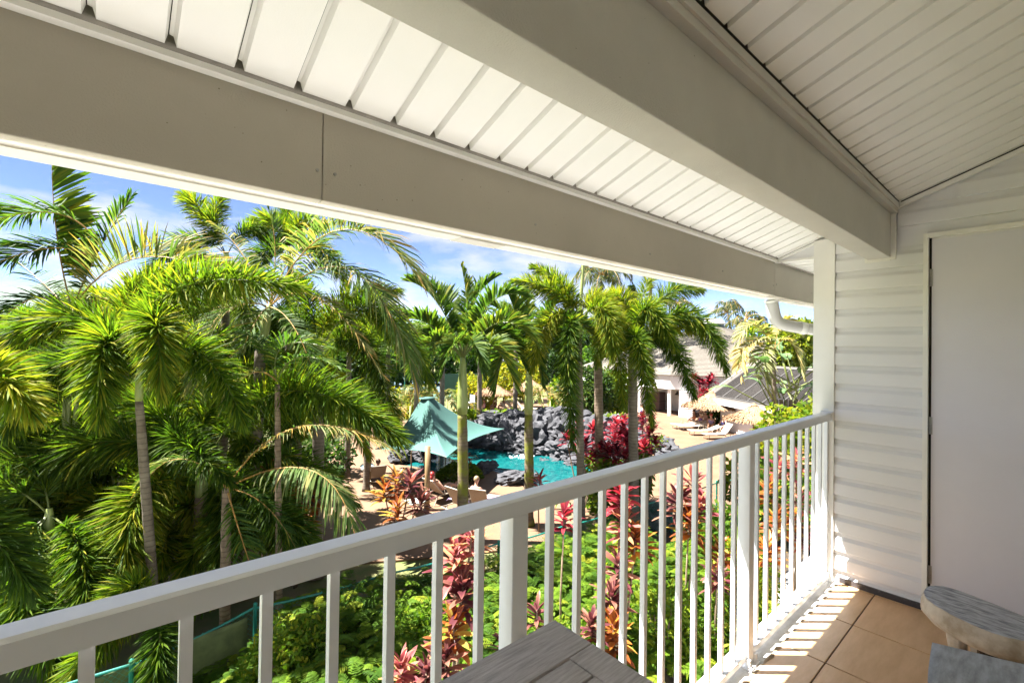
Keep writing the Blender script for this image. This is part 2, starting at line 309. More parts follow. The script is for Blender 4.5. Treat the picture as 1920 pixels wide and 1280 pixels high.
def crownshaft(parent, p0, p1, r0, r1):
    P = np.linspace(p0, p1, 8); mb = MB(); mb.tube(P, np.interp(np.linspace(0, 1, 8), [0, .15, .6, 1], [r0, r0*1.12, r0*.95, r1]), 12); return part('crownshaft', mb, SHAFT, parent, True)
def ball_leaves(A, c, rad, n, size, W, tint=(.2, .9), shell=.55, droop=.3):
    u = nrm(rng.normal(0, 1, (n, 3))); r = rng.uniform(shell, 1, n)**.6
    P = np.asarray(c) + u*np.asarray(rad)*r[:, None]; d = nrm(u*.7 + rng.normal(0, .6, (n, 3)) + np.array([0, 0, .15]))
    wd = nrm(np.cross(d, rng.normal(0, 1, (n, 3))))
    blades(A, P, d, wd, size*rng.uniform(.7, 1.3, n), W*rng.uniform(.7, 1.3, n), droop*rng.uniform(.2, 1.2, n), rng.uniform(*tint, n), np.zeros(n))
# ================================================================== SETTING: ground, deck, pool, lawn, court, hills
def poly_sheet(name, pts, z, m, holes=(), thick=0.0, kind='structure'):
    bm = bmesh.new(); edges = []
    for loop in [pts]+list(holes):
        vs_ = [bm.verts.new((p[0], p[1], z)) for p in loop]
        edges += [bm.edges.new((vs_[i], vs_[(i+1) % len(vs_)])) for i in range(len(vs_))]
    bmesh.ops.triangle_fill(bm, edges=edges, use_beauty=True, use_dissolve=False)
    for f in bm.faces:
        if f.normal.z < 0: f.normal_flip()
    if thick:
        r = bmesh.ops.extrude_face_region(bm, geom=bm.faces[:]); 
        for v in [g for g in r['geom'] if isinstance(g, bmesh.types.BMVert)]: v.co.z -= thick
        bmesh.ops.recalc_face_normals(bm, faces=bm.faces[:])
    me = bpy.data.meshes.new(name); bm.to_mesh(me); bm.free(); me.materials.append(m); return put(name, me, kind=kind)
def smooth_loop(pts, k=5):                      # Catmull-Rom round a closed loop
    P = np.array(pts, float); n = len(P); o = []
    for i in range(n):
        a, b, c, d = P[i-1], P[i], P[(i+1) % n], P[(i+2) % n]
        for t in np.linspace(0, 1, k, endpoint=False):
            o.append(.5*((2*b)+(c-a)*t+(2*a-5*b+4*c-d)*t*t+(3*b-a-3*c+d)*t**3))
    return np.array(o)
S = 4200
mb = MB(); mb.add([(-S, -S, G-.06), (S, -S, G-.06), (S, S, G-.06), (-S, S, G-.06)], [(0, 1, 2, 3)]); solo('ground', mb, GRASS, kind='structure')
px = lambda L, z=G: np.array([gd(x, y, z)[:2] for x, y in L])
pool = smooth_loop(px([(745, 868), (752, 846), (800, 838), (880, 838), (960, 838), (1040, 846), (1100, 862), (1105, 890), (1060, 925), (992, 921), (972, 899), (930, 884), (900, 875), (866, 886), (838, 890), (805, 880), (770, 873)]))
deckp = px([(380, 1070), (560, 880), (660, 808), (860, 768), (1010, 746), (1150, 728), (1290, 728), (1480, 790), (1575, 900), (1600, 1010), (1330, 1010), (1000, 1025), (740, 1050)])
poly_sheet('pool_deck', deckp, G, DECK, [pool], .055)
WATER = bpy.data.materials.new('pool_water'); WATER.use_nodes = True; t = WATER.node_tree; p = t.nodes['Principled BSDF']
p.inputs['Base Color'].default_value = (0.003, 0.085, 0.088, 1); p.inputs['Roughness'].default_value = .06
tcn = N(t, 'ShaderNodeTexCoord'); nz = N(t, 'ShaderNodeTexNoise'); nz.inputs['Scale'].default_value = 3.2; nz.inputs['Detail'].default_value = 4; nz.inputs['Distortion'].default_value = 1.2; t.links.new(tcn.outputs['Object'], nz.inputs[0])
rr = N(t, 'ShaderNodeValToRGB'); rr.color_ramp.elements[0].color = (0.001, 0.053, 0.060, 1); rr.color_ramp.elements[1].color = (0.008, 0.113, 0.108, 1); rr.color_ramp.elements[0].position = .35; rr.color_ramp.elements[1].position = .7
t.links.new(nz.outputs[0], rr.inputs[0]); t.links.new(rr.outputs[0], p.inputs['Base Color'])
bp = N(t, 'ShaderNodeBump'); bp.inputs['Strength'].default_value = .5; bp.inputs['Distance'].default_value = .03; t.links.new(nz.outputs[0], bp.inputs['Height']); t.links.new(bp.outputs[0], p.inputs['Normal'])
c0 = pool.mean(0); poly_sheet('pool_water', c0+(pool-c0)*1.02, G-.035, WATER)
bedp = px([(-200, 1500), (-260, 1250), (100, 1120), (330, 1075), (560, 1010), (740, 1052), (1000, 1027), (1330, 1012), (1500, 1010), (1500, 1500)])
poly_sheet('garden_bed', np.array([(-6, 5.2), (16, 4.6), (17, 8.2), (9.5, 8.9), (2, 9.8), (-6, 9.5)]), G+.004, SOIL)
poly_sheet('path', np.array([(-14, 1.2), (22, 1.2), (22, 4.6), (-14, 5.1)]), G-.045, CONC)
COURT = mat('court_surface', (0.05, 0.11, 0.085), .8, .15, 2); COURTB = mat('court_blue', (0.07, 0.12, 0.15), .8, .1, 2)
poly_sheet('tennis_court', np.array([at(x, 648, d)[:2] for x, d in [(300, 44), (200, 85), (980, 95), (900, 58), (760, 46)]]), G-.045, COURT)
poly_sheet('court_playing_area', np.array([at(x, 648, d)[:2] for x, d in [(400, 50), (380, 76), (900, 84), (830, 60), (720, 50)]]), G-.040, COURTB)
# hills: a ridge of mountains on the left, a low green hill on the right
MOUNT = mat('mountain_forest', (0.055, 0.085, 0.05), .95, 0, .004, 0, 1, col2=(0.028, 0.05, 0.03), detail=9)
def hill(name, cx, d0, d1, halfw, h, seed, m, nx=110, ny=36, rough=.5, fold=1.0):
    V = []
    for j in range(ny):
        for i in range(nx):
            a = -1+2*i/(nx-1); b = j/(ny-1); d = d0+(d1-d0)*b
            env = max(0, 1-abs(a)**2.4)*min(1, b*1.4)**.9
            q = Vector((a*3.2*fold+seed, b*1.5, seed*1.7))
            z = h*env*(.50+rough*mnoise.ridged_multi_fractal(q*1.15, .85, 2.1, 6, 1.0, 2.0)*.42)
            p = at(cx+a*halfw, 648, d); V.append((p[0], p[1], G-.5+z))
    Fc = [(j*nx+i, j*nx+i+1, (j+1)*nx+i+1, (j+1)*nx+i) for j in range(ny-1) for i in range(nx-1)]
    mb = MB(); mb.add(V, Fc); return solo(name, mb, m, kind='structure', smooth=True)
hill('mountain_ridge', -60, 2100, 3300, 900, 470, 3.3, MOUNT)
hill('green_hill', 1330, 900, 1300, 120, 78, 8.1, MOUNT, 60, 20)
hill('low_hills', 700, 1500, 2200, 700, 72, 5.7, MOUNT, 90, 20)
HZ = bpy.data.materials.new('haze_air'); HZ.use_nodes = True; t = HZ.node_tree; t.nodes.clear(); o = N(t, 'ShaderNodeOutputMaterial'); pv = N(t, 'ShaderNodeVolumePrincipled'); pv.inputs['Color'].default_value = (0.80, 0.90, 1.0, 1); pv.inputs['Density'].default_value = HAZE; t.links.new(pv.outputs[0], o.inputs['Volume'])
if HAZE: solo('haze', MB().box((-4250, -4250, G-1.3), (4250, 4250, 330)), HZ, kind='stuff')
# ================================================================== BALCONY
XW = 3.62                                        # the siding wall at the right end
RZ0, RY0, RS = 2.395, 0.611, 0.365               # sloped ceiling: z = RZ0 - RS (y - RY0)
cz = lambda y: RZ0-RS*(y-RY0)
XL = -2.6
mb = MB(); mb.box((XL, -.95, -.30), (XW+.02, 1.045, -.012)); slab = solo('balcony_slab', mb, CONC, kind='structure')
mb = MB(); mb.box((-14, -7, G-.2), (7.5, .93, -.305)); mb.box((XW+.03, -7, -.304), (7.5, .93, 2.12)); mb.box((XL, -7, -.304), (XW+.01, -1.02, 4.0)); mb.box((-14, -7, -.304), (XL-.02, .9, 2.1)); solo('building_wall', mb, SIDING, kind='structure')
# floor tiles
floor = solo('floor', MB().box((XL, -.95, -.0119), (XW, .890, -.0035)), GROUT, kind='structure')
gx = [XL]+[3.093-.4735*k for k in range(11, -2, -1)]+[XW-.004]; gy = [-.95, -.714, -.241, .231, .7035, .889]
for i in range(len(gx)-1):
    for j in range(len(gy)-1):
        a, b, c, d = gx[i]+.0028, gx[i+1]-.0028, gy[j]+.0028, gy[j+1]-(.0028 if j < 4 else 0)
        if b-a < .01: continue
        z = random.uniform(-.0006, .0006)
        o = put('floor_tile', MB().box((-(b-a)/2, -(d-c)/2, -.009), ((b-a)/2, (d-c)/2, .0)).mesh('floor_tile', TILE), floor); o.location = ((a+b)/2, (c+d)/2, z+.0002)
        bevel(o, .002, 1)
mb = MB(); xs = np.linspace(XL, XW-.08, 150)         # uneven mortar bead along the tile edge
mb.tube(np.stack([xs, .893+rng.normal(0, .0022, 150), -.006+rng.normal(0, .002, 150)], 1), .0105+rng.normal(0, .0022, 150), 6); put('mortar_bead', mb.mesh('mortar_bead', mat('mortar', (0.45, 0.34, 0.23), .9, .4, 30, .5, 60), None, True), floor)
mb = MB(); mb.box((XW-.0345, .489, -.004), (XW-.001, .89, .034)); put('dark_base_strip', mb.mesh('dark_base_strip', mat('flashing', (0.06, 0.055, 0.06), .5, 0, 30, .3, 60, col2=(0.30, 0.29, 0.28), lo=.30, hi=.42)), floor)
# siding wall with the boards one by one
wall = solo('wall', MB().prism([(-.95, -.012), (1.04, -.012), (1.04, cz(1.04)+.01), (-.95, cz(-.95)+.01)], 0, XW+.001, XW+.019), SIDING, kind='structure')
PR = [(0, 0), (-.0275, 0), (-.0285, .005), (-.0255, .072), (-.011, .094), (-.004, .1225), (0, .1225)]
def board(ya, yb, z0):
    mb = MB(); mb.prism([(y_, z_) for y_, z_ in PR], 1, 0, 1)
    V = mb.v[0]; Q = np.stack([XW+V[:, 0], ya+(yb-ya)*V[:, 1], z0+V[:, 2]], 1); mb.v[0] = Q
    return put('siding_board', mb.mesh('siding_board', SIDING), wall)
for k in range(-1, 26):
    z0 = .078+.1207*k
    if z0 < -.05: continue
    if z0 < 2.1: board(.487, .925, z0)
    ztop = z0+.1215
    if z0 > 2.17:
        yb = min(.605, RY0-(ztop-RZ0)/RS)
        if yb > -.94: board(-.95, yb, z0)
for z0 in (.078+.1207*17, .078+.1207*18):
    board(.64, min(.925, RY0-(z0+.1215-RZ0)/RS-.004), z0)
if True:
    for k in range(0, 17): board(-.95, -.45, .078+.1207*k)
# door with frame and hinges
door = root('door', 'flush pale grey door with three hinges in the siding wall', 'door', (XW, .06, .03))
part('door_panel', MB().box((XW-.006, -.40, .012), (XW+.0005, .452, 2.150)), DOORM, door)
fr = MB(); fr.box((XW-.035, .464, .0), (XW-.0135, .4868, 2.185)); fr.box((XW-.035, -.435, .0), (XW-.0135, -.412, 2.185)); fr.box((XW-.0352, -.435, 2.162), (XW-.0136, .4868, 2.186)); fr.box((XW-.0134, .4635, 0), (XW-.001, .4868, 2.185)); fr.box((XW-.0134, -.435, 0), (XW-.001, -.4125, 2.185)); fr.box((XW-.0134, -.412, 2.162), (XW-.001, .4635, 2.185))
part('door_frame', fr, WHITE, door)
part('jamb_gap_shade', MB().box((XW-.004, .4525, .012), (XW+.0003, .4635, 2.161)), BLACK, door)  # black strip between door and frame, painting in the shade of the gap
for z in (1.93, 1.07, .21):
    h = MB(); 
    for q in range(5): h.tube([(XW-.012, .458, z-.05+.02*q+.001), (XW-.012, .458, z-.05+.02*q+.019)], .0065, 8)
    h.box((XW-.0085, .446, z-.05), (XW-.0062, .463, z+.05)); part('hinge', h, METAL, door)
# corner column with the wall end
colm = root('column', 'white square corner column where the railing ends', 'column', (XW-.06, 1.0, 0))
part('shaft', MB().box((XW-.034, .926, -.012), (XW+.09, 1.046, 2.235)), WHITE, colm)
part('corner_trim', MB().box((XW-.0375, .9235, -.010), (XW-.0345, .95, 2.2)), WHITE, colm)
part('base_cap', MB().box((XW-.0415, .9225, -.011), (XW-.038, 1.05, .085)), WHITE, colm)
# gable closing piece and the neighbouring boxed eave
gb = MB(); gb.prism([(1.05, 2.135), (1.298, 2.135), (1.298, 2.142), (1.05, cz(1.05)-.004)], 0, XW+.0, XW+.02); 
gable = solo('gable_infill', gb, SIDING, kind='structure')
mb = MB()
mb.prism([(1.045, cz(1.045)-.004), (1.298, cz(1.298)-.004), (1.298, cz(1.298)-.02), (1.045, cz(1.045)-.02)], 0, XW-.014, XW-.001); mb.box((XW-.012, 1.047, 2.12), (XW-.001, 1.298, 2.1345)); put('edge_trim', mb.mesh('edge_trim', WHITE), gable)
eave = solo('neighbour_eave', MB().box((XW+.021, .94, 2.145), (7.5, 1.299, 2.16)), BLACK, kind='structure')
x = XW+.022
while x < 7.3:
    put('eave_panel', MB().box((x, .94, 2.132), (x+.118, 1.28, 2.1445)).mesh('eave_panel', PANEL), eave); x += .1335
# ceiling and soffit: one sloped sheet of panels on each side of the big beam
def panels(name, y0, y1, x0, phase):
    backing = MB(); backing.prism([(y0, cz(y0)+.024), (y1, cz(y1)+.024), (y1, cz(y1)+.05), (y0, cz(y0)+.05)], 0, XL, XW); par = solo(name, backing, BLACK, kind='structure')
    k = math.ceil((XL-phase)/.1335)
    while phase+.1335*k < XW-.02:
        xa = phase+.1335*k; xb = min(xa+.1335, XW-.001)
        # flat pan with the sides of the groove folded up on both edges
        prof = [(xa+.001, .0235), (xa+.009, .0215), (xa+.015, 0.0), (xb-.007, 0.0), (xb-.0015, .0205), (xb-.001, .0235)]
        V = [(a, y, cz(y)+b) for y in (y0, y1) for a, b in prof]; n = len(prof); Fc = [(i, n+i, n+i+1, i+1) for i in range(n-1)]
        mb = MB(); mb.add(V, Fc); put('soffit_panel', mb.mesh('soffit_panel', PANEL), par); k += 1
    return par
panels('soffit', .758, 1.272, 0, -.050); panels('ceiling', -1.0, .595, 0, -.050)
mb = MB(); mb.box((XL, 1.2721, 2.128), (XW-.001, 1.2995, 2.1425)); solo('soffit_edge_strip', mb, WHITE, kind='structure')
mb = MB(); mb.prism([(-1.02, cz(-1.02)+.06), (1.44, cz(1.44)+.06), (1.44, cz(1.44)+.14), (-1.02, cz(-1.02)+.14)], 0, -14, 7.5); solo('roof_deck', mb, mat('roof_shingle', (0.20, 0.18, 0.16), .9, .3, 12), kind='structure')
mb = MB(); mb.box((XL, -1.02, -.012), (XW, -.951, 3.2)); solo('house_wall', mb, WHITE, kind='structure')
# the big beam and its trim
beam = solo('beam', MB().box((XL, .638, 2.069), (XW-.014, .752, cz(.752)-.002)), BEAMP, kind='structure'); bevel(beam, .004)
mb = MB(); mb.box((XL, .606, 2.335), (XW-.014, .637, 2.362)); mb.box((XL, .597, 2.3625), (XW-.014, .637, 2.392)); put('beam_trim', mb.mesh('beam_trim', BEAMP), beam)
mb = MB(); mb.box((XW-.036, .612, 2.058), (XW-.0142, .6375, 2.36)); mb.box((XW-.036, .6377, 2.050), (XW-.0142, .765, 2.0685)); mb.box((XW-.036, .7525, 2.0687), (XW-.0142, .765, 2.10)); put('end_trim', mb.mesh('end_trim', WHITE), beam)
mb = MB(); mb.box((XW-.034, .590, 2.36), (XW-.0143, .6055, 2.40)); mb.prism([(.59, cz(.59)-.010), (-.95, cz(-.95)-.010), (-.95, cz(-.95)-.034), (.59, cz(.59)-.034)], 0, XW-.042, XW-.0142); put('wall_trim', mb.mesh('wall_trim', WHITE), beam)
mb = MB(); mb.prism([(.59, cz(.59)-.001), (-.95, cz(-.95)-.001), (-.95, cz(-.95)-.0098), (.59, cz(.59)-.0098)], 0, XW-.036, XW-.0142); put('shadow_gap', mb.mesh('shadow_gap', BLACK), beam)
# fascia boards, joints and screws
fas = solo('fascia', MB().box((-14, 1.3002, 1.889), (.4275, 1.345, 2.141)).box((.4295, 1.3, 1.889), (XW-.001, 1.345, 2.141)).box((XW+.001, 1.301, 1.885), (7.5, 1.345, 2.131)), FASC, kind='structure'); bevel(fas, .003)
for (x, y) in [(595, 319), (628, 327), (1004, 421), (1219, 476), (1355, 508), (1450, 535), (1456, 533), (1522, 549)]:
    q = CAM + (FW+(x-960)/F*RT-(y-640)/F*UP)*1.0; q = CAM+(q-CAM)*(1.2995/(q[1])); s_ = MB(); s_.tube([(q[0], 1.297, q[2]), (q[0], 1.3005, q[2])], .0045, 8); put('screw', s_.mesh('screw', METAL), fas)
gt = root('rain_gutter', 'cream rain gutter running along the outside of the fascia', 'gutter', (0, 1.4, 1.885))
g_ = MB(); g_.prism([(1.3465, 1.884), (1.412, 1.884), (1.440, 1.915), (1.446, 1.98), (1.452, 1.98), (1.452, 1.912), (1.417, 1.879), (1.3465, 1.879)], 0, -14, 7.5); part('trough', g_, WHITE, gt)
for xg in (1.02, -1.9, 4.3): part('joint_sleeve', MB().prism([(1.3463, 1.8788), (1.4175, 1.8788), (1.4175, 1.8765), (1.3463, 1.8765)], 0, xg-.10, xg+.10), BEAMP, gt)
# downspout: round PVC bend below the gutter and the pipe down to the ground
PVC = mat('pvc_pipe', (0.58, 0.57, 0.55), .4, .1, 6)
dn = root('downspout', 'white pipe with two elbows running from gutter behind column', 'downspout', (3.95, 1.1, G))
e0 = np.array([3.83, 1.40, 1.88]); e1 = np.array([3.88, 1.385, 1.70]); e2 = np.array([4.06, 1.245, 1.665]); e3 = np.array([4.28, 1.075, 1.64]); e4 = np.array([4.33, 1.045, 1.50])
def bend(pts, r, nm):
    P = np.array(pts); k = 24; tt = np.linspace(0, 1, k); Q = np.stack([np.interp(tt, np.linspace(0, 1, len(P)), P[:, i]) for i in range(3)], 1)
    for _ in range(14): Q[1:-1] = (Q[:-2]+2*Q[1:-1]+Q[2:])/4
    mb = MB(); mb.tube(Q, r, 16); part(nm, mb, PVC, dn, True); return Q
Q1 = bend([e0, (e0+e1)/2, e1, (e1+e2)/2, e2], .045, 'elbow'); Q2 = bend([e2, e3, e3+(e4-e3)*.4, e4], .0445, 'elbow')
def collar(a, b): mb = MB(); mb.tube([a, b], .0485, 16); part('collar', mb, WHITE, dn, True)
collar(Q1[-3], Q1[-1]+(Q1[-1]-Q1[-2])*.2); collar(Q2[9], Q2[11]); collar(Q1[0], Q1[1])
mb = MB(); mb.tube([e4+[0, 0, .01], [4.33, 1.045, G]], .044, 14); part('pipe', mb, WHITE, dn, True)
# railing
rail = root('balcony_railing', 'white metal balcony railing with square balusters', 'railing', (0.846, .962, 0))
YC = .962
tp = MB(); tp.prism([(.933, 1.043), (.991, 1.043), (.991, 1.083), (.985, 1.089), (.939, 1.089), (.933, 1.083)], 0, -2.5, XW-.05); part('top_rail', tp, RAILW, rail)
bt = MB(); bt.prism([(.940, .018), (.984, .018), (.984, .05), (.940, .05)], 0, -2.5, XW-.03); o = part('bottom_rail', bt, RAILW, rail); bevel(o, .003)
posts = (-2.15, -.652, .846, 2.344)
for xp in posts:
    o = part('post', MB().box((xp-.028, YC-.028, -.008), (xp+.028, YC+.028, 1.0425)), RAILW, rail); bevel(o, .002, 1)
    pl = MB().box((xp-.05, YC-.05, -.0118), (xp+.05, YC+.05, -.0035))
    for sx in (-.04, .04):
        for sy in (-.04, .04): pl.tube([(xp+sx, YC+sy, -.004), (xp+sx, YC+sy, .004)], .006, 6)
    pl.box((xp-.045, YC-.0395, -.0034), (xp-.0285, YC-.02, .03)); pl.box((xp+.0285, YC-.0395, -.0034), (xp+.045, YC-.02, .03)); part('base_plate', pl, RAILW, rail)
bx = [-2.02+.1225*k for k in range(10)]+[-.52+.1247*k for k in range(11)]+[.9855+.1225*k for k in range(11)]+[2.466+.1225*k for k in range(10)]
for xb in bx:
    if any(abs(xb-p_) < .06 for p_ in posts) or xb > XW-.05: continue
    part('baluster', MB().box((xb-.0095, YC-.0095, .0503), (xb+.0095, YC+.0095, 1.0427)), RAILW, rail)
bk = MB(); bk.box((XW-.0498, .927, 1.035), (XW-.0275, .997, 1.098)); bk.box((XW-.075, .930, 1.0895), (XW-.0499, .994, 1.094)); bk.box((XW-.035, .955, 1.0985), (XW-.0275, .985, 1.115)); o = part('wall_bracket', bk, RAILW, rail); bevel(o, .002, 1)
# table
tbl = root('wooden_table', 'weathered grey slatted wooden table in the balcony corner', 'table', (.55, .5, 0))
def plank(lo, hi, nm='plank', rot=0):
    o = part(nm, MB().box(lo, hi), TABLEW, tbl); bevel(o, .0025, 2); return o
plank((-.25, .7700, .712), (.947, .901, .740)); 
o = plank((.8605, .10, .7125), (.948, .7675, .7395))
y = .7672
for k in range(8):
    plank((-.25, y-.0735, .7125), (.8585, y-.003, .7395+random.uniform(-.0012, .0006))); y -= .0775
part('apron', MB().box((-.2, .86, .64), (.90, .885, .711)).box((.885, .14, .64), (.91, .859, .711)), TABLEW, tbl)
for lx, ly in ((.87, .83), (.87, .13), (-.18, .83), (-.18, .13)): part('leg', MB().box((lx-.03, ly-.03, 0.001), (lx+.014, ly+.028, .639)), TABLEW, tbl)
# driftwood stools
def slab(outline, z1, th, bulge, name, par, mtop, mside):
    P = smooth_loop(outline, 6); n = len(P); c = P.mean(0); mb = MB(); V = []
    for k, (s_, z) in enumerate([(.90, z1-th), (1.0+bulge, z1-th*.7), (1.0+bulge*.9, z1-th*.35), (1.0, z1-.008), (.985, z1)]):
        for i, q in enumerate(P):
            j = mnoise.noise(Vector((i*.5, k*.7, z1*9)))*.012; V.append((*(c+(q-c)*(s_+j)), z))
    Fc = [(k*n+i, k*n+(i+1) % n, (k+1)*n+(i+1) % n, (k+1)*n+i) for k in range(4) for i in range(n)]
    mb.add(V, Fc, 1)
    rings = 6; base = 4*n; prev = [base+i for i in range(n)]; VV = list(V); Ft = []
    for r_ in range(1, rings):
        s_ = 1-r_/rings; cur = []
        for i, q in enumerate(P):
            qq = c+(q-c)*s_*.985; VV.append((*qq, z1+.004*mnoise.noise(Vector((qq[0]*14, qq[1]*22, 2))))); cur.append(len(VV)-1)
        Ft += [(prev[i], prev[(i+1) % n], cur[(i+1) % n], cur[i]) for i in range(n)]; prev = cur
    VV.append((*c, z1)); Ft += [(prev[i], prev[(i+1) % n], len(VV)-1) for i in range(n)]
    mb = MB(); mb.add(VV, Fc+Ft, 0); mb.m = [1]*len(Fc)+[0]*len(Ft); mb.f.append(list(range(n))[::-1]); mb.m.append(1)
    return part(name, mb, [mtop, mside], par, True)
st = root('driftwood_stool', 'driftwood stool with an oval grey top and hollow end by the door', 'stool', (2.66, .2, 0))
ol = [onp for onp in [gd(x, y, .45)[:2] for x, y in [(1731, 1110), (1741, 1098), (1775, 1099), (1830, 1118), (1890, 1142), (1960, 1172), (2000, 1198), (1960, 1207), (1900, 1197), (1850, 1182), (1800, 1160), (1765, 1141), (1741, 1125)]]]
slab(ol, .45, .092, .05, 'seat', st, DRIFT, BARK)
def leg(par, x, y, z1, r, m, lean=(0, 0)):
    mb = MB(); k = 9; zz = np.linspace(0, z1, k); mb.tube(np.stack([x+lean[0]*(1-zz/z1)+.006*np.sin(zz*17), y+lean[1]*(1-zz/z1)+.006*np.cos(zz*13), zz], 1), r*(1+.07*np.sin(np.arange(k)*1.9)), 12); return part('leg', mb, m, par, True)
l0 = gd(1785, 1192, .36); l1 = gd(1830, 1205, .36)
leg(st, l0[0]+.03, l0[1]-.01, .40, .030, BARK); leg(st, l1[0]+.02, l1[1]-.01, .40, .030, BARK); leg(st, 2.86, .12, .40, .028, BARK)
hl = gd(1880, 1200, .40); mb = MB(); V = []; NR, NZ = 40, 9
for k in range(NZ):
    for q in range(NR):
        a_ = q/NR*2*math.pi; z_ = .43-.15*k/(NZ-1); r_ = .062+.016*mnoise.noise(Vector((math.cos(a_)*2.4, math.sin(a_)*2.4, z_*5)))+.010*mnoise.noise(Vector((math.cos(a_)*9, math.sin(a_)*9, z_*8)))-.004*k/NZ; V.append((hl[0]+r_*math.cos(a_), hl[1]+r_*1.25*math.sin(a_), z_-(.02*mnoise.noise(Vector((a_*3, 1, 2))) if k == NZ-1 else 0)))
mb.add(V, [(k*NR+q, k*NR+(q+1) % NR, (k+1)*NR+(q+1) % NR, (k+1)*NR+q) for k in range(NZ-1) for q in range(NR)]+[tuple(range((NZ-1)*NR, NZ*NR))])
part('hollow_log', mb, DARKW, st)
st2 = root('driftwood_bench', 'low driftwood seat of a half log with rounded grey edge nearest the camera', 'stool', (2.2, .1, 0))
prof = [(.300, .30), (.306, .37), (.298, .425), (.272, .462), (.235, .478), (.10, .484), (-.04, .480), (-.09, .44), (-.10, .40), (-.05, .385), (.20, .385), (.262, .36), (.270, .30)]
e_a, e_b = gd(1757, 1200, .478), gd(1748, 1262, .44)
ax = nrm(gd(1920, 1238, .478)-gd(1757, 1200, .478))
k = 26; V = []; n = len(prof)
perp = nrm(np.array([-.238, -.018, 0]))       # towards the table side
o0 = gd(1757, 1200, .478)
for i in range(k):
    s_ = -.012+.70*i/(k-1)
    for (a_, z) in prof: 
        j = .004*mnoise.noise(Vector((s_*9, a_*20, z*12))); q = o0+ax*s_+perp*(a_*.68+.055+j); V.append((q[0], q[1], z+j))
Fc = [(i*n+j, i*n+(j+1) % n, (i+1)*n+(j+1) % n, (i+1)*n+j) for i in range(k-1) for j in range(n)]+[tuple(range(n))[::-1], tuple(range((k-1)*n, k*n))]
mb = MB(); mb.add(V, Fc); part('seat', mb, mat('driftwood_seat', (0.46, 0.50, 0.57), .7, 0, 7, .5, 50, col2=(0.23, 0.24, 0.28), stretch=(2, 7, 5), detail=9, lo=.28, hi=.7), st2, True)
for s_ in (.05, .62):
    q = o0+ax*s_+perp*.20; mb = MB(); c_, s2 = ax, perp
    P8 = [q+ax*a_+perp*b_+np.array([0, 0, z-q[2]]) for z in (0.0, .384) for a_, b_ in ((-.05, -.025), (.05, -.025), (.05, .025), (-.05, .025))]
    mb.add(P8, [(0, 3, 2, 1), (4, 5, 6, 7), (0, 1, 5, 4), (1, 2, 6, 5), (2, 3, 7, 6), (3, 0, 4, 7)]); o = part('leg', mb, TABLEW, st2); bevel(o, .004)
# ================================================================== CLUBHOUSE, SOLAR ROOF
ROOFS = mat('asphalt_shingle', (0.165, 0.145, 0.12), .9, 0, 5, .5, 30, col2=(0.10, 0.086, 0.07), stretch=(1, 1, 6), detail=8)
def dirp(right, fwd):                             # metres right of / ahead of the photographer -> x, y
    a = np.array([math.sin(_y), -math.cos(_y)]); b = np.array([math.cos(_y), math.sin(_y)]); return a*right+b*fwd
club = root('clubhouse', 'white pool clubhouse under a big tan shingle roof with round cupola', 'building', (*dirp(23.3, 54), G))
cc = dirp(23.3, 54); cor = dirp(14.0, 41.0)-cc; R0 = np.linalg.norm(cor); a0 = math.atan2(cor[1], cor[0]); NS = 8
oct_ = lambda r, z: [(cc[0]+r*math.cos(a0+i*2*math.pi/NS), cc[1]+r*math.sin(a0+i*2*math.pi/NS), z) for i in range(NS)]
ZE = -0.92
rf = MB()
for i in range(NS):                               # each roof face in courses of shingles, each course lapping the one below
    A0, B0 = oct_(R0+.25, ZE+.02)[i], oct_(R0+.25, ZE+.02)[(i+1) % NS]; A1, B1 = oct_(1.2, 4.0)[i], oct_(1.2, 4.0)[(i+1) % NS]; K = 46
    for k in range(K):
        t0, t1 = k/K, (k+1)/K; l = lambda a, b, t_, u: tuple(np.array(a)*(1-t_)+np.array(b)*t_+np.array([0, 0, u]))
        rf.add([l(A0, A1, t0, .045), l(B0, B1, t0, .045), l(B0, B1, t1, .0), l(A0, A1, t1, .0), l(A0, A1, t0, 0), l(B0, B1, t0, 0)], [(0, 1, 2, 3), (4, 5, 1, 0)])
roofo = part('roof', rf, ROOFS, club)
cu = MB(); cu.lathe([(1.25, 3.95), (1.25, 4.30), (1.45, 4.32), (1.45, 4.42), (1.1, 4.72), (.5, 4.92), (.01, 4.97)], 20, (cc[0], cc[1], 0)); part('cupola', cu, mat('pale_cupola', (0.62, 0.60, 0.56), .5), roofo, True)
cu = MB(); cu.lathe([(1.27, 3.99), (1.27, 4.26)], 20, (cc[0], cc[1], 0)); part('vent_band', cu, mat('dark_vent', (0.05, 0.06, 0.08), .5), roofo, True)
fb = MB()
o1, o2 = oct_(R0, ZE), oct_(R0, ZE-1.22); o3 = oct_(R0-.25, ZE-1.22); o4 = oct_(R0-.25, ZE)
for i in range(NS): j = (i+1) % NS; fb.add([o1[i], o1[j], o2[j], o2[i], o3[i], o3[j], o4[i], o4[j]], [(0, 3, 2, 1), (3, 4, 5, 2), (4, 6, 7, 5)])
part('fascia_band', fb, WHITE, club)
wl = MB(); w1, w2 = oct_(R0-3.6, G), oct_(R0-3.6, ZE+.6)
for i in range(NS): j = (i+1) % NS; wl.add([w1[i], w1[j], w2[j], w2[i]], [(0, 1, 2, 3)])
part('wall', wl, SIDING, club)
def post_(px_, d, hw, nm, z1=ZE-1.222, m=WHITE):
    b = at(px_, 700, d); mb = MB(); mb.box((b[0]-hw, b[1]-hw, G), (b[0]+hw, b[1]+hw, z1)); return part(nm, mb, m, club)
post_(1255.5, 41.4, .11, 'post'); post_(1200, 43.5, .11, 'post')
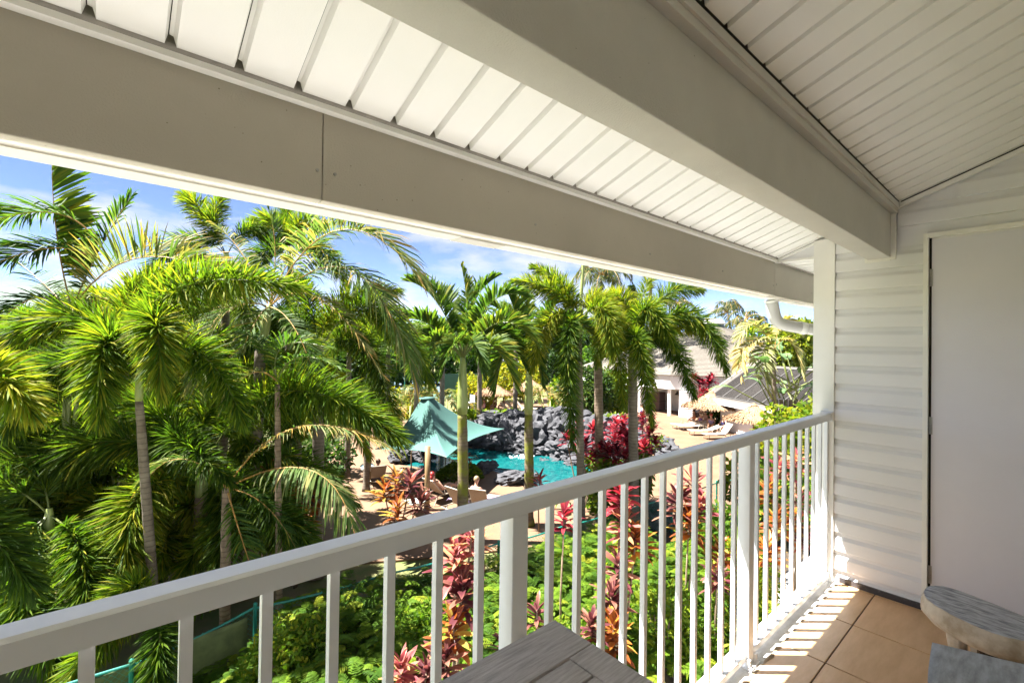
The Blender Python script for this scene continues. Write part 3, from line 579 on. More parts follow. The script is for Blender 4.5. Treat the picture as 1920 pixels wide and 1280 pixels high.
bc = at(1286, 700, 40.7); mb = MB(); ax2 = nrm(np.array([*(dirp(1, -.25)), 0])); ay2 = np.array([-ax2[1], ax2[0], 0])
for k in range(15):                               # siding-clad box column
    z0 = G+.155*k; P8 = [bc+ax2*a_+ay2*b_ for a_, b_ in ((-.52, -.52), (.52, -.52), (.52, .52), (-.52, .52))]; P9 = [bc+ax2*a_+ay2*b_ for a_, b_ in ((-.50, -.50), (.50, -.50), (.50, .50), (-.50, .50))]
    mb.add([(*p_[:2], z0) for p_ in P8]+[(*p_[:2], z0+.155) for p_ in P9], [(0, 1, 5, 4), (1, 2, 6, 5), (2, 3, 7, 6), (3, 0, 4, 7), (0, 3, 2, 1)])
part('siding_column', mb, SIDING, club)
lp = at(1270, 731, 43.2); mb = MB(); mb.tube([lp, lp-[0, 0, .12]], .02, 6); mb.lathe([(.06, 0), (.10, -.14), (.26, -.34), (.25, -.34)], 14, lp-[0, 0, .1]); part('pendant_lamp', mb, mat('lamp_black', (0.02, 0.02, 0.02), .5), club)
fz = gd(1234, 768); mb = MB(); mb.box((fz[0]-.55, fz[1]-.45, G), (fz[0]+.55, fz[1]+.45, G+1.75)); fr_ = solo('towel_cabinet', mb, mat('brown_cabinet', (0.07, 0.022, 0.015), .4, .2, 4), 'dark brown cabinet standing under the clubhouse eave', 'cabinet', loc=(fz[0], fz[1], G)); bevel(fr_, .03)
mb = MB(); mb.box((fz[0]-.57, fz[1]-.47, G+.85), (fz[0]+.57, fz[1]+.47, G+.90)); part('door_gap', mb, BLACK, fr_)
# pavilion with black solar panels
pav = root('pavilion', 'low white pavilion whose roof carries black solar panels', 'building', (*dirp(16.5, 32), G))
ed = nrm(np.array([*dirp(1.35, -6.3), 0.0])); sdn = np.array([-ed[1], ed[0], 0]); sdn = sdn if sdn @ np.array([*dirp(1, .2), 0]) > 0 else -sdn
E0 = np.array([*dirp(14.85, 35.2), -2.12]); L1, L2, RISE, RUN = -.25, 15.0, 2.42, 3.85
rp_ = lambda a, b, u=0.0: E0+ed*a+sdn*b+np.array([0, 0, RISE/RUN*b+u])
mb = MB(); mb.add([rp_(L1, -.15), rp_(L2, -.15), rp_(L2, RUN), rp_(L1, RUN), rp_(L1, -.15, -.16), rp_(L2, -.15, -.16), rp_(L2, RUN, -.16), rp_(L1, RUN, -.16)], [(0, 1, 2, 3), (4, 7, 6, 5), (0, 3, 7, 4), (1, 5, 6, 2), (2, 6, 7, 3)])
far = [rp_(L1, RUN), rp_(L2, RUN), rp_(L2, RUN)+sdn*RUN-[0, 0, RISE], rp_(L1, RUN)+sdn*RUN-[0, 0, RISE]]; mb.add(far, [(0, 1, 2, 3)])
prf = part('roof', mb, mat('grey_roof', (0.085, 0.075, 0.066), .85, .25, 5), pav)
mb = MB(); mb.add([rp_(L1-.02, -.19, .03), rp_(L2, -.19, .03), rp_(L2, -.19, -.30), rp_(L1-.02, -.19, -.30), rp_(L1-.02, -.152, .03), rp_(L2, -.152, .03), rp_(L2, -.152, -.30), rp_(L1-.02, -.152, -.30)], [(0, 3, 2, 1), (4, 5, 6, 7), (0, 1, 5, 4), (3, 7, 6, 2)]); part('eave_board', mb, WHITE, pav)
mb = MB(); mb.add([rp_(L1-.06, -.19, .04), rp_(L1-.06, RUN, .04), rp_(L1-.06, RUN, -.2), rp_(L1-.06, -.19, -.2), rp_(L1-.02, -.19, .04), rp_(L1-.02, RUN, .04)], [(0, 1, 2, 3), (0, 4, 5, 1)]); part('rake_board', mb, WHITE, pav)
q0 = E0+sdn*.7+ed*.6; mb = MB(); mb.add([(*(q0)[:2], G), (*(q0+ed*14)[:2], G), (*(q0+ed*14)[:2], -2.0), (*q0[:2], -2.0), (*(q0+sdn*6.2)[:2], G), (*(q0+sdn*6.2)[:2], -1.9)], [(0, 1, 2, 3), (0, 3, 5, 4)]); part('wall', mb, SIDING, pav)
SOL = mat('solar_black', (0.010, 0.009, 0.009), .8, .2, 3, spec=.06); PIPE = mat('solar_pipe', (0.09, 0.085, 0.08), .6)
a = .35
for k in range(9):
    wd_ = 1.18; mb = MB(); nf = 14
    for i in range(nf):                            # ribbed collector strip
        x0_, x1_ = a+wd_*i/nf, a+wd_*(i+1)/nf-.02
        mb.add([rp_(x0_, .16, .05), rp_(x1_, .16, .05), rp_(x1_, 3.45, .05), rp_(x0_, 3.45, .05), rp_(x0_, .16, .012), rp_(x1_, .16, .012)], [(0, 1, 2, 3), (4, 5, 1, 0)])
    part('solar_panel', mb, SOL, pav)
    mb = MB(); mb.tube([rp_(a+wd_+.05, .14, .07), rp_(a+wd_+.05, 3.5, .07)], .035, 6); part('pipe', mb, PIPE, pav); a += wd_+.11
mb = MB(); mb.tube([rp_(.3, .11, .05), rp_(a, .11, .05)], .03, 6); mb.tube([rp_(.3, 3.52, .06), rp_(a, 3.52, .06)], .04, 6); part('pipe', mb, PIPE, pav)
# ================================================================== POOL SURROUNDINGS
def rock_mesh(seed, sub=4, rough=.34):
    bm = bmesh.new(); bmesh.ops.create_icosphere(bm, subdivisions=sub, radius=1)
    for v in bm.verts:
        d = v.co.normalized(); q = d*1.25+Vector((seed*3.1, seed*1.7, seed))
        h = mnoise.fractal(q, .9, 2.0, 3)*rough+.55*rough*(mnoise.ridged_multi_fractal(q*2.1, .9, 2.1, 5, 1, 2)-1)+.16*(mnoise.cell(q*2.4)-.5)
        v.co = d*max(.5, 1+h)
    me = bpy.data.meshes.new('rock'); bm.to_mesh(me); bm.free(); me.materials.append(ROCK)
    me.attributes.new('tint', 'FLOAT', 'POINT'); return me
ROCKS = [rock_mesh(i+1) for i in range(7)]
def rock(parent, p, s, rz, nm='rock', k=None, **kw):
    off = ORG[parent.name] if parent is not None else 0
    o = put(nm, ROCKS[(k if k is not None else random.randrange(7)) % 7], parent, tuple(np.asarray(p)-off), **kw); o.scale = s; o.rotation_euler = (random.uniform(-.25, .25), random.uniform(-.25, .25), rz); return o
wallr = root('rock_waterfall', 'dark lava rock wall with a small waterfall behind the pool', 'rock wall', gd(980, 850))
for (x, y, dd, w_, h_) in [(862, 832, 28.6, 1.5, .9), (890, 828, 28.6, 1.4, 1.1), (915, 838, 27.8, 1.1, .7), (940, 832, 27.6, 1.4, 1.0), (905, 815, 28.5, 1.6, 1.3), (935, 808, 28.6, 1.4, 1.5), (960, 818, 27.5, 1.3, 1.7), (985, 840, 26.8, 1.3, 1.0), (970, 846, 26.6, .8, .4), (1005, 812, 27.6, 1.5, 1.7), (1030, 838, 26.6, 1.4, 1.1), (1035, 808, 27.8, 1.5, 1.6), (1060, 842, 25.8, 1.3, 1.0), (1065, 812, 27.2, 1.5, 1.6), (1095, 850, 25, 1.2, .9), (1095, 818, 26.6, 1.6, 1.5), (1120, 812, 27, 1.5, 1.6), (1135, 842, 25.2, 1.3, 1.0), (1145, 802, 28, 1.5, 1.3), (1165, 830, 26, 1.3, 1.1), (1015, 866, 25, .7, .45), (1050, 864, 24.8, .7, .5), (1080, 872, 24.0, .8, .5), (950, 852, 26.8, .7, .3), (880, 842, 27.6, .8, .35), (1175, 815, 27.5, 1.3, 1.4), (1155, 790, 31, 1.2, .9), (1010, 788, 29.5, 1.7, 1.2), (970, 790, 29.5, 1.6, 1.2), (930, 790, 29.8, 1.5, 1.1), (1060, 788, 29, 1.6, 1.2)]:
    p_ = at(x, y, dd); rock(wallr, (p_[0], p_[1], p_[2]-.12), (w_*random.uniform(.75, 1.0), w_*random.uniform(.7, .9), h_*.66), random.uniform(0, 6.28))
FALL = mat('falling_water', (0.75, 0.82, 0.84), .15, 0, 14, 1, 30, col2=(0.30, 0.36, 0.38), stretch=(8, 8, 1))
fo = gd(978, 852, G-.02); mb = MB()
for q in range(46):
    a_ = random.uniform(0, 6.28); r_ = random.uniform(0, 1)**.6*.9; mb.ball((fo[0]+r_*math.cos(a_), fo[1]+r_*math.sin(a_), G-.03), (random.uniform(.03, .11), random.uniform(.03, .11), .04), 0, 6, 4)
part('foam', mb, mat('foam', (0.78, 0.84, 0.85), .5), wallr, kind='stuff')
rock(None, gd(757, 862)+[0, 0, .2], (.95, .62, .34), .4, 'boulder', 2, label='long grey boulder left of the handrail at the pool corner', cat='rock')
rock(None, gd(795, 862)+[0, 0, .2], (.70, .52, .42), 2.0, 'boulder', 4, label='rounded grey boulder behind the pool handrail', cat='rock')
rock(None, gd(752, 842)+[0, 0, .15], (.75, .6, .4), 1.0, 'boulder', 1, label='dark boulder in the shade of the teal canopy', cat='rock')
rock(None, gd(965, 902)+[0, 0, .12], (1.0, .68, .34), 2.6, 'boulder', 3, label='flat grey boulder at the pool edge between two palm trunks', cat='rock')
rock(None, gd(906, 886)+[0, 0, .16], (.75, .38, .32), .3, 'boulder', 5, label='grey boulder beside the planted island right of mossy palm trunk', cat='rock')
rock(None, gd(1242, 846)+[0, 0, .2], (1.2, .9, .55), .9, 'boulder', 6, label='pale boulder right of the dark red ti bed by the deck', cat='rock')
rock(None, gd(1216, 975)+[0, 0, .2], (1.0, .8, .55), .9, 'boulder', 0, label='dark boulder seen between balusters behind the chain link fence', cat='rock')
rock(None, gd(1052, 738)+[0, 0, .3], (2.2, 1.6, 1.1), .2, 'boulder', 0, label='distant dark boulder behind the deck seen past hanging frond', cat='rock')
def ground_leaves(A, c, rx, ry, h, n, size, W, rot=0., tint=(.2, .95), droop=.3, zf=None):
    u = rng.uniform(-1, 1, (n, 2)); u = u[(u**2).sum(1) < 1]; n = len(u); ca, sa = math.cos(rot), math.sin(rot)
    X = c[0]+rx*u[:, 0]*ca-ry*u[:, 1]*sa; Y = c[1]+rx*u[:, 0]*sa+ry*u[:, 1]*ca
    Z = c[2]+h*(1-(u**2).sum(1))**.5*rng.uniform(.4, 1, n); d = nrm(np.stack([u[:, 0]+rng.normal(0, .5, n), u[:, 1]+rng.normal(0, .5, n), rng.uniform(.2, 1.0, n)], 1))
    blades(A, np.stack([X, Y, Z], 1), d, nrm(np.cross(d, rng.normal(0, 1, (n, 3)))), size*rng.uniform(.6, 1.3, n), W*rng.uniform(.7, 1.3, n), droop*rng.uniform(.3, 1.2, n), rng.uniform(*tint, n), np.zeros(n))
A = arrs()
for (x, y, d_, rx_) in [(895, 788, 31, 1.3), (930, 785, 31, 1.4), (965, 782, 31.4, 1.4), (1000, 784, 31, 1.3), (870, 792, 31, 1.0), (1060, 785, 30, 1.3), (1090, 782, 30, 1.2), (1160, 780, 30, 1.1)]:
    q = at(x, y, d_); ground_leaves(A, np.array([q[0], q[1], -3.75]), rx_*1.15, 1.3, .95, 800, .32, .055, tint=(.4, .95))
put('ground_cover', finish(A, 'ground_cover', BUSH), None, kind='stuff')
mb = MB(); mp0 = smooth_loop([at(x, 780, d)[:2] for x, d in [(845, 30), (1000, 29.5), (1180, 29), (1190, 33), (1000, 34), (850, 34)]], 4); 
mb.prism([tuple(q) for q in mp0], 2, G, -3.85); solo('planter_mound', mb, SOIL, kind='structure')
# shade sail on posts
sail = root('shade_sail', 'teal tent-like shade canopy with a peaked top over the pool edge', 'canopy', gd(800, 955))
PK = at(800, 747, 20.5); C4 = [at(837, 857, 16.6), at(946, 803, 22.5), at(782, 800, 26), at(700, 842, 19.5)]
nu, nv = 40, 16; V = []; 
for j in range(nv+1):
    s_ = j/nv
    for k in range(4):
        for i in range(nu):
            u = i/nu; e_ = C4[k]*(1-u)+C4[(k+1) % 4]*u; ctr = (C4[0]+C4[1]+C4[2]+C4[3])/4
            e_ = e_+(np.array([*ctr[:2], e_[2]])-e_)*.34*(4*u*(1-u))*.5
            tp_ = PK+nrm(e_-PK)*np.array([1, 1, 0])*.34
            q = tp_*(1-s_)+e_*s_; q = q-np.array([0, 0, 1])*0.62*4*s_*(1-s_)*.8*(abs(PK[2]-e_[2])/2.5)
            V.append(q)
ring = 4*nu; Fc = [(j*ring+i, j*ring+(i+1) % ring, (j+1)*ring+(i+1) % ring, (j+1)*ring+i) for j in range(nv) for i in range(ring)]
mb = MB(); mb.add(V, Fc); cv = part('canvas', mb, TEAL, sail, True)
mb = MB(); c24 = [PK+np.array([(.35*math.cos(a_)), .35*math.sin(a_), 0]) for a_ in np.linspace(0, 6.28, 25)[:-1]]; mb.add(c24+[c+np.array([0, 0, .05]) for c in c24], [(i, (i+1) % 24, 24+(i+1) % 24, 24+i) for i in range(24)]+[tuple(range(24, 48))]); part('cap_ring', mb, TEAL, sail, True)
pb = gd(800.5, 955); pt = at(799.5, 842, 16.9); mb = MB(); mb.tube([pb, (pb[0], pb[1], pt[2]+.1)], .098, 14); part('post', mb, POLE, sail, True)
for c_, b_ in ((C4[2], C4[2]+[.1, .3, .1]), (C4[3], C4[3]+[-.2, -.1, .1])): mb = MB(); mb.tube([(b_[0], b_[1], G), b_], .07, 10); part('post', mb, POLE, sail, True)
mb = MB(); mb.tube([PK-[0, 0, .02], (PK[0], PK[1], G)], .06, 10); part('centre_mast', mb, POLE, sail, True)
mb = MB(); mb.tube([C4[0], (pb[0], pb[1], pt[2])], .012, 6); part('guy_wire', mb, METAL, sail)
# pool handrail
h0, h1 = gd(771, 880), gd(808, 893); hr = root('pool_handrail', 'curved steel handrail at the pool steps beside the tan post', 'handrail', h0); mb = MB()
top = h0+[0, 0, 1.05]; fwd_ = nrm(h1-h0); PP = [h0, h0+[0, 0, .8], h0+[0, 0, 1.02]+fwd_*.08, h0+[0, 0, 1.12]+fwd_*.28, h0+[0, 0, 1.06]+fwd_*.5, h0+[0, 0, .7]+fwd_*.95, h0+[0, 0, -.03]+fwd_*1.35]
mb.tube(PP, .032, 10); part('tube', mb, mat('brushed_steel', (0.55, 0.50, 0.42), .3, metal=.6), hr, True); mb = MB(); mb.lathe([(.08, 0), (.08, .025), (.03, .03)], 12, h0); part('flange', mb, METAL, hr)
# planted island under the mossy palm
def rosette_mesh(n, L, W, mats, off=None, up=(.35, 1.1), droop=.5, tint=(.1, .9), A=None, c=(0, 0, 0), h=.25):
    A = A or arrs(); i = np.arange(n); az = i*2.39996+rng.normal(0, .2, n); k = i/n; el = up[0]+(up[1]-up[0])*k+rng.normal(0, .1, n)
    d = np.stack([np.cos(az)*np.cos(el), np.sin(az)*np.cos(el), np.sin(el)], 1); wd = nrm(np.cross(d, [0, 0, 1.0])+1e-5)
    base = np.array(c)+np.stack([0*k, 0*k, h*k], 1); blades(A, base, d, wd, L*rng.uniform(.8, 1.15, n)*np.interp(k, [0, .3, 1], [.85, 1, .6]), np.full(n, W), np.full(n, droop)*rng.uniform(.6, 1.3, n), np.clip(rng.uniform(*tint, n), 0, 1), np.full(n, .15)); return A
def brom(p, mats, label, s=1.0, n=30):
    r_ = root('bromeliad', label, 'plant', p); put('foliage', finish(rosette_mesh(n, .9*s, .045*s, None, up=(.45, 1.4), droop=.55), 'foliage', mats), r_); mb = MB(); mb.tube([(0, 0, 0), (0, 0, .3)], .05, 6); put('stem', mb.mesh('stem', STEM), r_); return r_
isl = gd(864, 900); A = arrs(); ground_leaves(A, isl+[-.1, 0, .0], 1.1, .8, .75, 1100, .20, .06, tint=(.3, .95))
b_ = root('island_shrub', 'bright green low shrub on the planted island under the canopy corner', 'shrub', isl); put('foliage', finish(A, 'foliage', BUSH, isl), b_); mb = MB(); 
for q in range(5): mb.tube([(random.uniform(-.3, .3), random.uniform(-.3, .3), 0), (random.uniform(-.6, .6), random.uniform(-.5, .5), .5)], .02, 5)
put('stem', mb.mesh('stem', STEM), b_)
brom(isl+[.15, .1, .75], TIORG, 'rusty brown bromeliad standing in the shrub under canopy corner', 1.2)
p_ = root('ti_plant', 'bright red ti plant peeking out below the canopy corner', 'plant', gd(835, 885)); put('foliage', finish(rosette_mesh(12, .4, .06, None, c=(0, 0, .65)), 'foliage', TIRED), p_); mb = MB(); mb.tube([(0, 0, 0), (0, 0, .7)], .02, 5); put('stem', mb.mesh('stem', STEM), p_)
# ================================================================== THATCHED UMBRELLAS
def thatch_umbrella(p, r, zt, ze, label, first=None):
    u = root('thatched_umbrella', label, 'umbrella', p, group='thatched umbrellas on the pool deck')
    A = arrs(); n = 4200; a_ = rng.uniform(0, 2*math.pi, n); s_ = np.sqrt(rng.uniform(.005, 1, n)); row = np.round(s_*8)/8; s_ = np.clip(row+rng.uniform(-.035, .035, n), .02, 1.0)
    zz = zt+(ze-zt)*s_**1.0-.10*np.sin(s_*math.pi)+.03*(rng.uniform(-1, 1, n)); base = np.stack([r*s_*np.cos(a_), r*s_*np.sin(a_), zz], 1)
    d = nrm(np.stack([np.cos(a_), np.sin(a_), np.full(n, (ze-zt)/r*1.05-.02)], 1)+rng.normal(0, .06, (n, 3)))
    blades(A, base, d, nrm(np.cross(d, rng.normal(0, 1, (n, 3)))), np.full(n, .22)*rng.uniform(.7, 1.25, n), np.full(n, .026), np.full(n, .22)*rng.uniform(.4, 1.6, n)*(.5+s_), rng.uniform(0, 1, n), np.zeros(n))
    put('thatch', finish(A, 'thatch', THATCH), u)
    mb = MB(); mb.lathe([(.02, zt), (r*.5, (zt+ze)/2-.10), (r*.98, ze-.03), (r*.98, ze-.09), (r*.5, (zt+ze)/2-.17), (.02, zt-.08)], 30); put('thatch_base', mb.mesh('thatch_base', THATCH), u)
    mb = MB(); mb.tube([(0, 0, 0), (0, 0, zt-.05)], .07, 10); put('pole', mb.mesh('pole', POLE), u)
    for k in range(8): mb = MB(); q = k*math.pi/4; mb.tube([(0, 0, zt-.1), (r*.95*math.cos(q), r*.95*math.sin(q), ze-.11)], .025, 5); put('rib', mb.mesh('rib', POLE), u)
    mb = MB(); mb.lathe([(.2, zt-.08), (.12, zt+.02), (.02, zt+.07)], 12); put('crown_tuft', mb.mesh('crown_tuft', THATCH), u)
    return u
thatch_umbrella(gd(1333, 803), 1.95, 2.80, 1.72, 'thatched umbrella over the seated group beside the pavilion')
thatch_umbrella(gd(1413, 836), 1.6, 2.6, 1.72, 'thatched umbrella half hidden by the bright green shrub')
thatch_umbrella(gd(925, 772), 1.7, 2.7, 1.75, 'thatched umbrella far behind the lava rock wall')
thatch_umbrella(gd(993, 765), 1.7, 2.9, 1.9, 'thatched umbrella partly hidden by the pale crownshaft palm')
# ================================================================== LOUNGERS, TABLE, PEOPLE
def lounger(p, rz, label, back=50, m=SLING):
    l_ = root('sun_lounger', label, 'sun lounger', p, rz, 'sun loungers around the pool'); b = R(back); hx, hz = -.15, .34; L_ = .82
    bx_, bz_ = hx-L_*math.cos(b), hz+L_*math.sin(b)
    mb = MB(); xs_ = np.linspace(hx, 1.25, 12); zs_ = .34-.035*np.sin(np.linspace(0, math.pi, 12)); V = [(x_, y_, z_+u) for u in (0, -.012) for x_, z_ in zip(xs_, zs_) for y_ in (-.29, .29)]; Fc = [(2*i, 2*i+1, 2*i+3, 2*i+2) for i in range(11)]+[(24+2*i, 24+2*i+2, 24+2*i+3, 24+2*i+1) for i in range(11)]; mb.add(V, Fc); put('seat', mb.mesh('seat', m), l_)
    nb = np.array([math.sin(b), 0, math.cos(b)]); mb = MB(); P_ = [(hx, -.29, hz), (hx, .29, hz), (bx_, .29, bz_), (bx_, -.29, bz_)]; mb.add(P_+[tuple(np.array(q)-nb*.014) for q in P_], [(0, 1, 2, 3), (7, 6, 5, 4), (0, 4, 5, 1), (1, 5, 6, 2), (2, 6, 7, 3), (3, 7, 4, 0)]); put('backrest', mb.mesh('backrest', m), l_)
    mb = MB()
    for s_ in (-.31, .31):
        mb.tube([(-.2, s_, .34), (.5, s_, .325), (1.1, s_, .34), (1.28, s_, .33)], .02, 6); mb.tube([(hx, s_, hz), (bx_, s_, bz_)], .02, 6)
        mb.tube([(-.1, s_, .34), (-.12, s_, .56), (.1, s_, .58), (.42, s_, .53), (.45, s_, .33)], .017, 6)
    mb.tube([(1.28, -.31, .33), (1.28, .31, .33)], .02, 6); mb.tube([(bx_, -.31, bz_), (bx_, .31, bz_)], .02, 6); put('frame', mb.mesh('frame', FRAMEM), l_)
    for s_ in (-.31, .31):
        for x_, f_ in ((1.0, 1.12), (-.45, -.6)):
            mb = MB(); mb.tube([(x_, s_, .33), (f_, s_, 0)], .019, 6); put('leg', mb.mesh('leg', FRAMEM), l_)
    mb = MB(); mb.tube([(-.2, -.31, .34), (-.75, -.31, .34), (-.75, .31, .34), (-.2, .31, .34)], .017, 6); put('rear_frame', mb.mesh('rear_frame', FRAMEM), l_); return l_
SKINS = [mat('skin_fair', (0.52, 0.30, 0.21), .5, .1, 8), mat('skin_tan', (0.36, 0.19, 0.115), .5, .1, 8)]
def skinmesh(P, E_, rad, name, m, sub=1):
    me = bpy.data.meshes.new(name); me.from_pydata([tuple(p) for p in P], E_, []); o = bpy.data.objects.new(name+'_grow', me); COL.objects.link(o)
    md = o.modifiers.new('s', 'SKIN'); md.use_smooth_shade = True
    for i, r_ in enumerate(rad): d_ = me.skin_vertices[0].data[i]; d_.radius = (r_[0], r_[1]) if isinstance(r_, tuple) else (r_, r_); d_.use_root = i == 0
    sb = o.modifiers.new('u', 'SUBSURF'); sb.levels = sub; sb.render_levels = sub
    dg = bpy.context.evaluated_depsgraph_get(); r_ = bpy.data.meshes.new_from_object(o.evaluated_get(dg)); bpy.data.objects.remove(o); r_.name = name; r_.materials.clear(); r_.materials.append(m); return r_
def person(p, rz, label, pose='recline', skin=0, shirt=None, shorts=(0.03, 0.03, 0.04), hair=(0.05, 0.025, 0.012), hat=None, long_hair=False, s=1.0):
    pr = root('person', label, 'person', p, rz); pr.scale = (s, s, s); m = SKINS[skin]
    if pose == 'recline':
        hip, ch, nk, hd = (0, 0, .44), (-.25, 0, .74), (-.40, 0, .93), (-.45, 0, 1.07)
        kn, an, toe = [(.42, y_, .58) for y_ in (-.11, .12)], [(.82, y_, .41) for y_ in (-.13, .13)], [(.86, y_, .56) for y_ in (-.14, .15)]
        el, wr = [(-.16, y_, .58) for y_ in (-.34, .34)], [(.08, y_, .56) for y_ in (-.26, .26)]
    elif pose == 'sit':
        hip, ch, nk, hd = (0, 0, .44), (-.05, 0, .78), (-.03, 0, .98), (.0, 0, 1.12)
        kn, an, toe = [(.44, y_, .50) for y_ in (-.13, .13)], [(.46, y_, .09) for y_ in (-.12, .12)], [(.62, y_, .04) for y_ in (-.13, .13)]
        el, wr = [(.05, y_, .64) for y_ in (-.28, .28)], [(.30, y_, .56) for y_ in (-.18, .18)]
    else:
        hip, ch, nk, hd = (0, 0, .92), (0, 0, 1.28), (0, 0, 1.50), (.02, 0, 1.64)
        kn, an, toe = [(.03, y_, .5) for y_ in (-.10, .10)], [(0, y_, .09) for y_ in (-.11, .11)], [(.16, y_, .035) for y_ in (-.12, .12)]
        el, wr = [(-.02, y_, 1.16) for y_ in (-.28, .28)], [(.08, y_, .92) for y_ in (-.27, .27)]
    hip, ch, nk, hd = map(np.array, (hip, ch, nk, hd)); P = [hip, (hip+ch)/2, ch, nk, hd+(hd-nk)*-.2, hd+(hd-nk)*.45]; rad = [(.145, .115), (.135, .105), (.165, .115), .055, .085, .085]; E_ = [(0, 1), (1, 2), (2, 3), (3, 4), (4, 5)]
    for k, s_ in enumerate((-1, 1)):
        b_ = len(P); P += [hip+np.array([.04, s_*.09, -.02]), np.array(kn[k]), (np.array(kn[k])+np.array(an[k]))/2, np.array(an[k]), np.array(toe[k])]; rad += [.09, .062, .055, .040, .032]; E_ += [(0, b_), (b_, b_+1), (b_+1, b_+2), (b_+2, b_+3), (b_+3, b_+4)]
        b_ = len(P); P += [ch+(nk-ch)*.55+np.array([0, s_*.17, 0]), np.array(el[k]), np.array(wr[k])]; rad += [.058, .042, .030]; E_ += [(2, b_), (b_, b_+1), (b_+1, b_+2)]
    put('body', skinmesh(P, E_, rad, 'body', m), pr)
    fw_ = nrm(np.array([1.0, 0, .25 if pose == 'recline' else 0])); hc = hd+(hd-nk)*.15
    mb = MB(); mb.tube([hc+fw_*.085+[0, 0, .02], hc+fw_*.115-[0, 0, .012]], [.010, .017], 6); mb.ball(hc+fw_*.088+np.array([0, 0, -.05]), (.008, .024, .007), 0, 6, 4); mb.ball(hc+[0, .088, 0], (.02, .012, .03), 0, 6, 4); mb.ball(hc+[0, -.088, 0], (.02, .012, .03), 0, 6, 4); put('face', mb.mesh('face', m), pr)
    mb = MB(); [mb.ball(hc+fw_*.083+np.array([0, y_, .022]), .010, 0, 6, 4) for y_ in (-.032, .032)]; put('eyes', mb.mesh('eyes', mat('eye', (0.03, 0.02, 0.02), .2)), pr)
    for k in range(2):                              # palm, four unequal fingers and a thumb on each hand
        w_ = np.array(wr[k]); d_ = nrm(w_-np.array(el[k])); sd_ = nrm(np.cross(d_, [0, 0, 1.0])); mb = MB(); mb.tube([w_-d_*.01, w_+d_*.03, w_+d_*.085], [.026, .036, .034], 8)
        for f_, ln_ in enumerate((.062, .075, .080, .066)): b_ = w_+d_*.08+sd_*(f_-1.5)*.019; mb.tube([b_, b_+d_*ln_*.5-[0, 0, .006], b_+d_*ln_-[0, 0, .028]], [.0095, .009, .007], 6)
        ts = 1 if k == 0 else -1; b_ = w_+d_*.03+sd_*ts*.03; mb.tube([b_, b_+d_*.03+sd_*ts*.025, b_+d_*.06+sd_*ts*.028-[0, 0, .01]], [.012, .010, .008], 6); put('hand', mb.mesh('hand', m, None, True), pr)
    HM = mat('hair', hair, .5, .4, 30); bk_ = -fw_; mb = MB(); mb.ball(hc+bk_*.022+[0, 0, .028], (.108, .103, .118), 0, 14, 9)
    if long_hair: mb.tube([hc+bk_*.07, hc+bk_*.12-[0, 0, .10], hc+bk_*.10-[0, 0, .25]], [.09, .095, .04], 10)
    put('hair', mb.mesh('hair', HM, None, True), pr)
    if shirt: put('shirt', skinmesh([hip+(ch-hip)*.1, (hip+ch)/2, ch, nk-(nk-ch)*.25]+[ch+(nk-ch)*.5+np.array([0, s_*.19, -.02]) for s_ in (-1, 1)], [(0, 1), (1, 2), (2, 3), (2, 4), (2, 5)], [(.165, .135), (.155, .125), (.182, .135), .085, .075, .075], 'shirt', mat('shirt_cloth', shirt, .8, .15, 12)), pr)
    sh = [hip+(ch-hip)*.22, hip]; e2_ = [(0, 1)]; r2_ = [(.158, .128), (.165, .135)]
    for k, s_ in enumerate((-1, 1)): sh += [hip+np.array([.05, s_*.09, -.015]), hip+(np.array(kn[k])-hip)*.5+np.array([0, s_*.035, 0])]; r2_ += [.108, .092]; e2_ += [(1, 2+2*k), (2+2*k, 3+2*k)]
    put('shorts', skinmesh(sh, e2_, r2_, 'shorts', mat('shorts_cloth', shorts, .8, .1, 10)), pr)
    if hat: mb = MB(); mb.lathe([(.25, .07), (.25, .078), (.115, .10), (.108, .19), (.05, .215), (.005, .217)], 18, hc); put('hat', mb.mesh('hat', mat('hat_straw', hat, .8, .15, 30), None, True), pr)
    return pr
YA = math.atan2(FW[1], FW[0])                       # heading away from the camera
def lie(px_, py_, turn, ll, pl, back=48, m=SLING, dx=.0, **kw):
    p_ = gd(px_, py_); rz = YA+R(turn); lounger(p_, rz, ll, back, m)
    if pl: person(p_+[dx*math.cos(rz), dx*math.sin(rz), -.02], rz, pl, 'recline', **kw)
lie(828, 938, -42, 'lounger behind the tan post with a red haired sunbather', 'red haired sunbather lying on a lounger behind the tan canopy post', skin=0, hair=(0.26, 0.015, 0.012), long_hair=True, shorts=(0.01, 0.01, 0.012))
lie(768, 918, -30, 'empty lounger left of the red haired sunbather', None)
lie(705, 908, 25, 'lounger with a light blue towel left of the empty one', 'sunbather with raised knees on the lounger with light blue towel', skin=0, hair=(0.10, 0.05, 0.02), shorts=(0.05, 0.06, 0.10))
lie(868, 962, -42, 'lounger directly behind the mossy palm trunk', None, 58)
p_ = gd(893, 958); person(p_, YA+R(-20), 'woman in a black strap top sitting right of the mossy palm trunk', 'sit', skin=0, hair=(0.30, 0.20, 0.11), shirt=(0.012, 0.012, 0.014), shorts=(0.012, 0.012, 0.014))
tw = lambda nm, p, rz, sz, c, lab: towel(nm, p, rz, sz, c, lab)
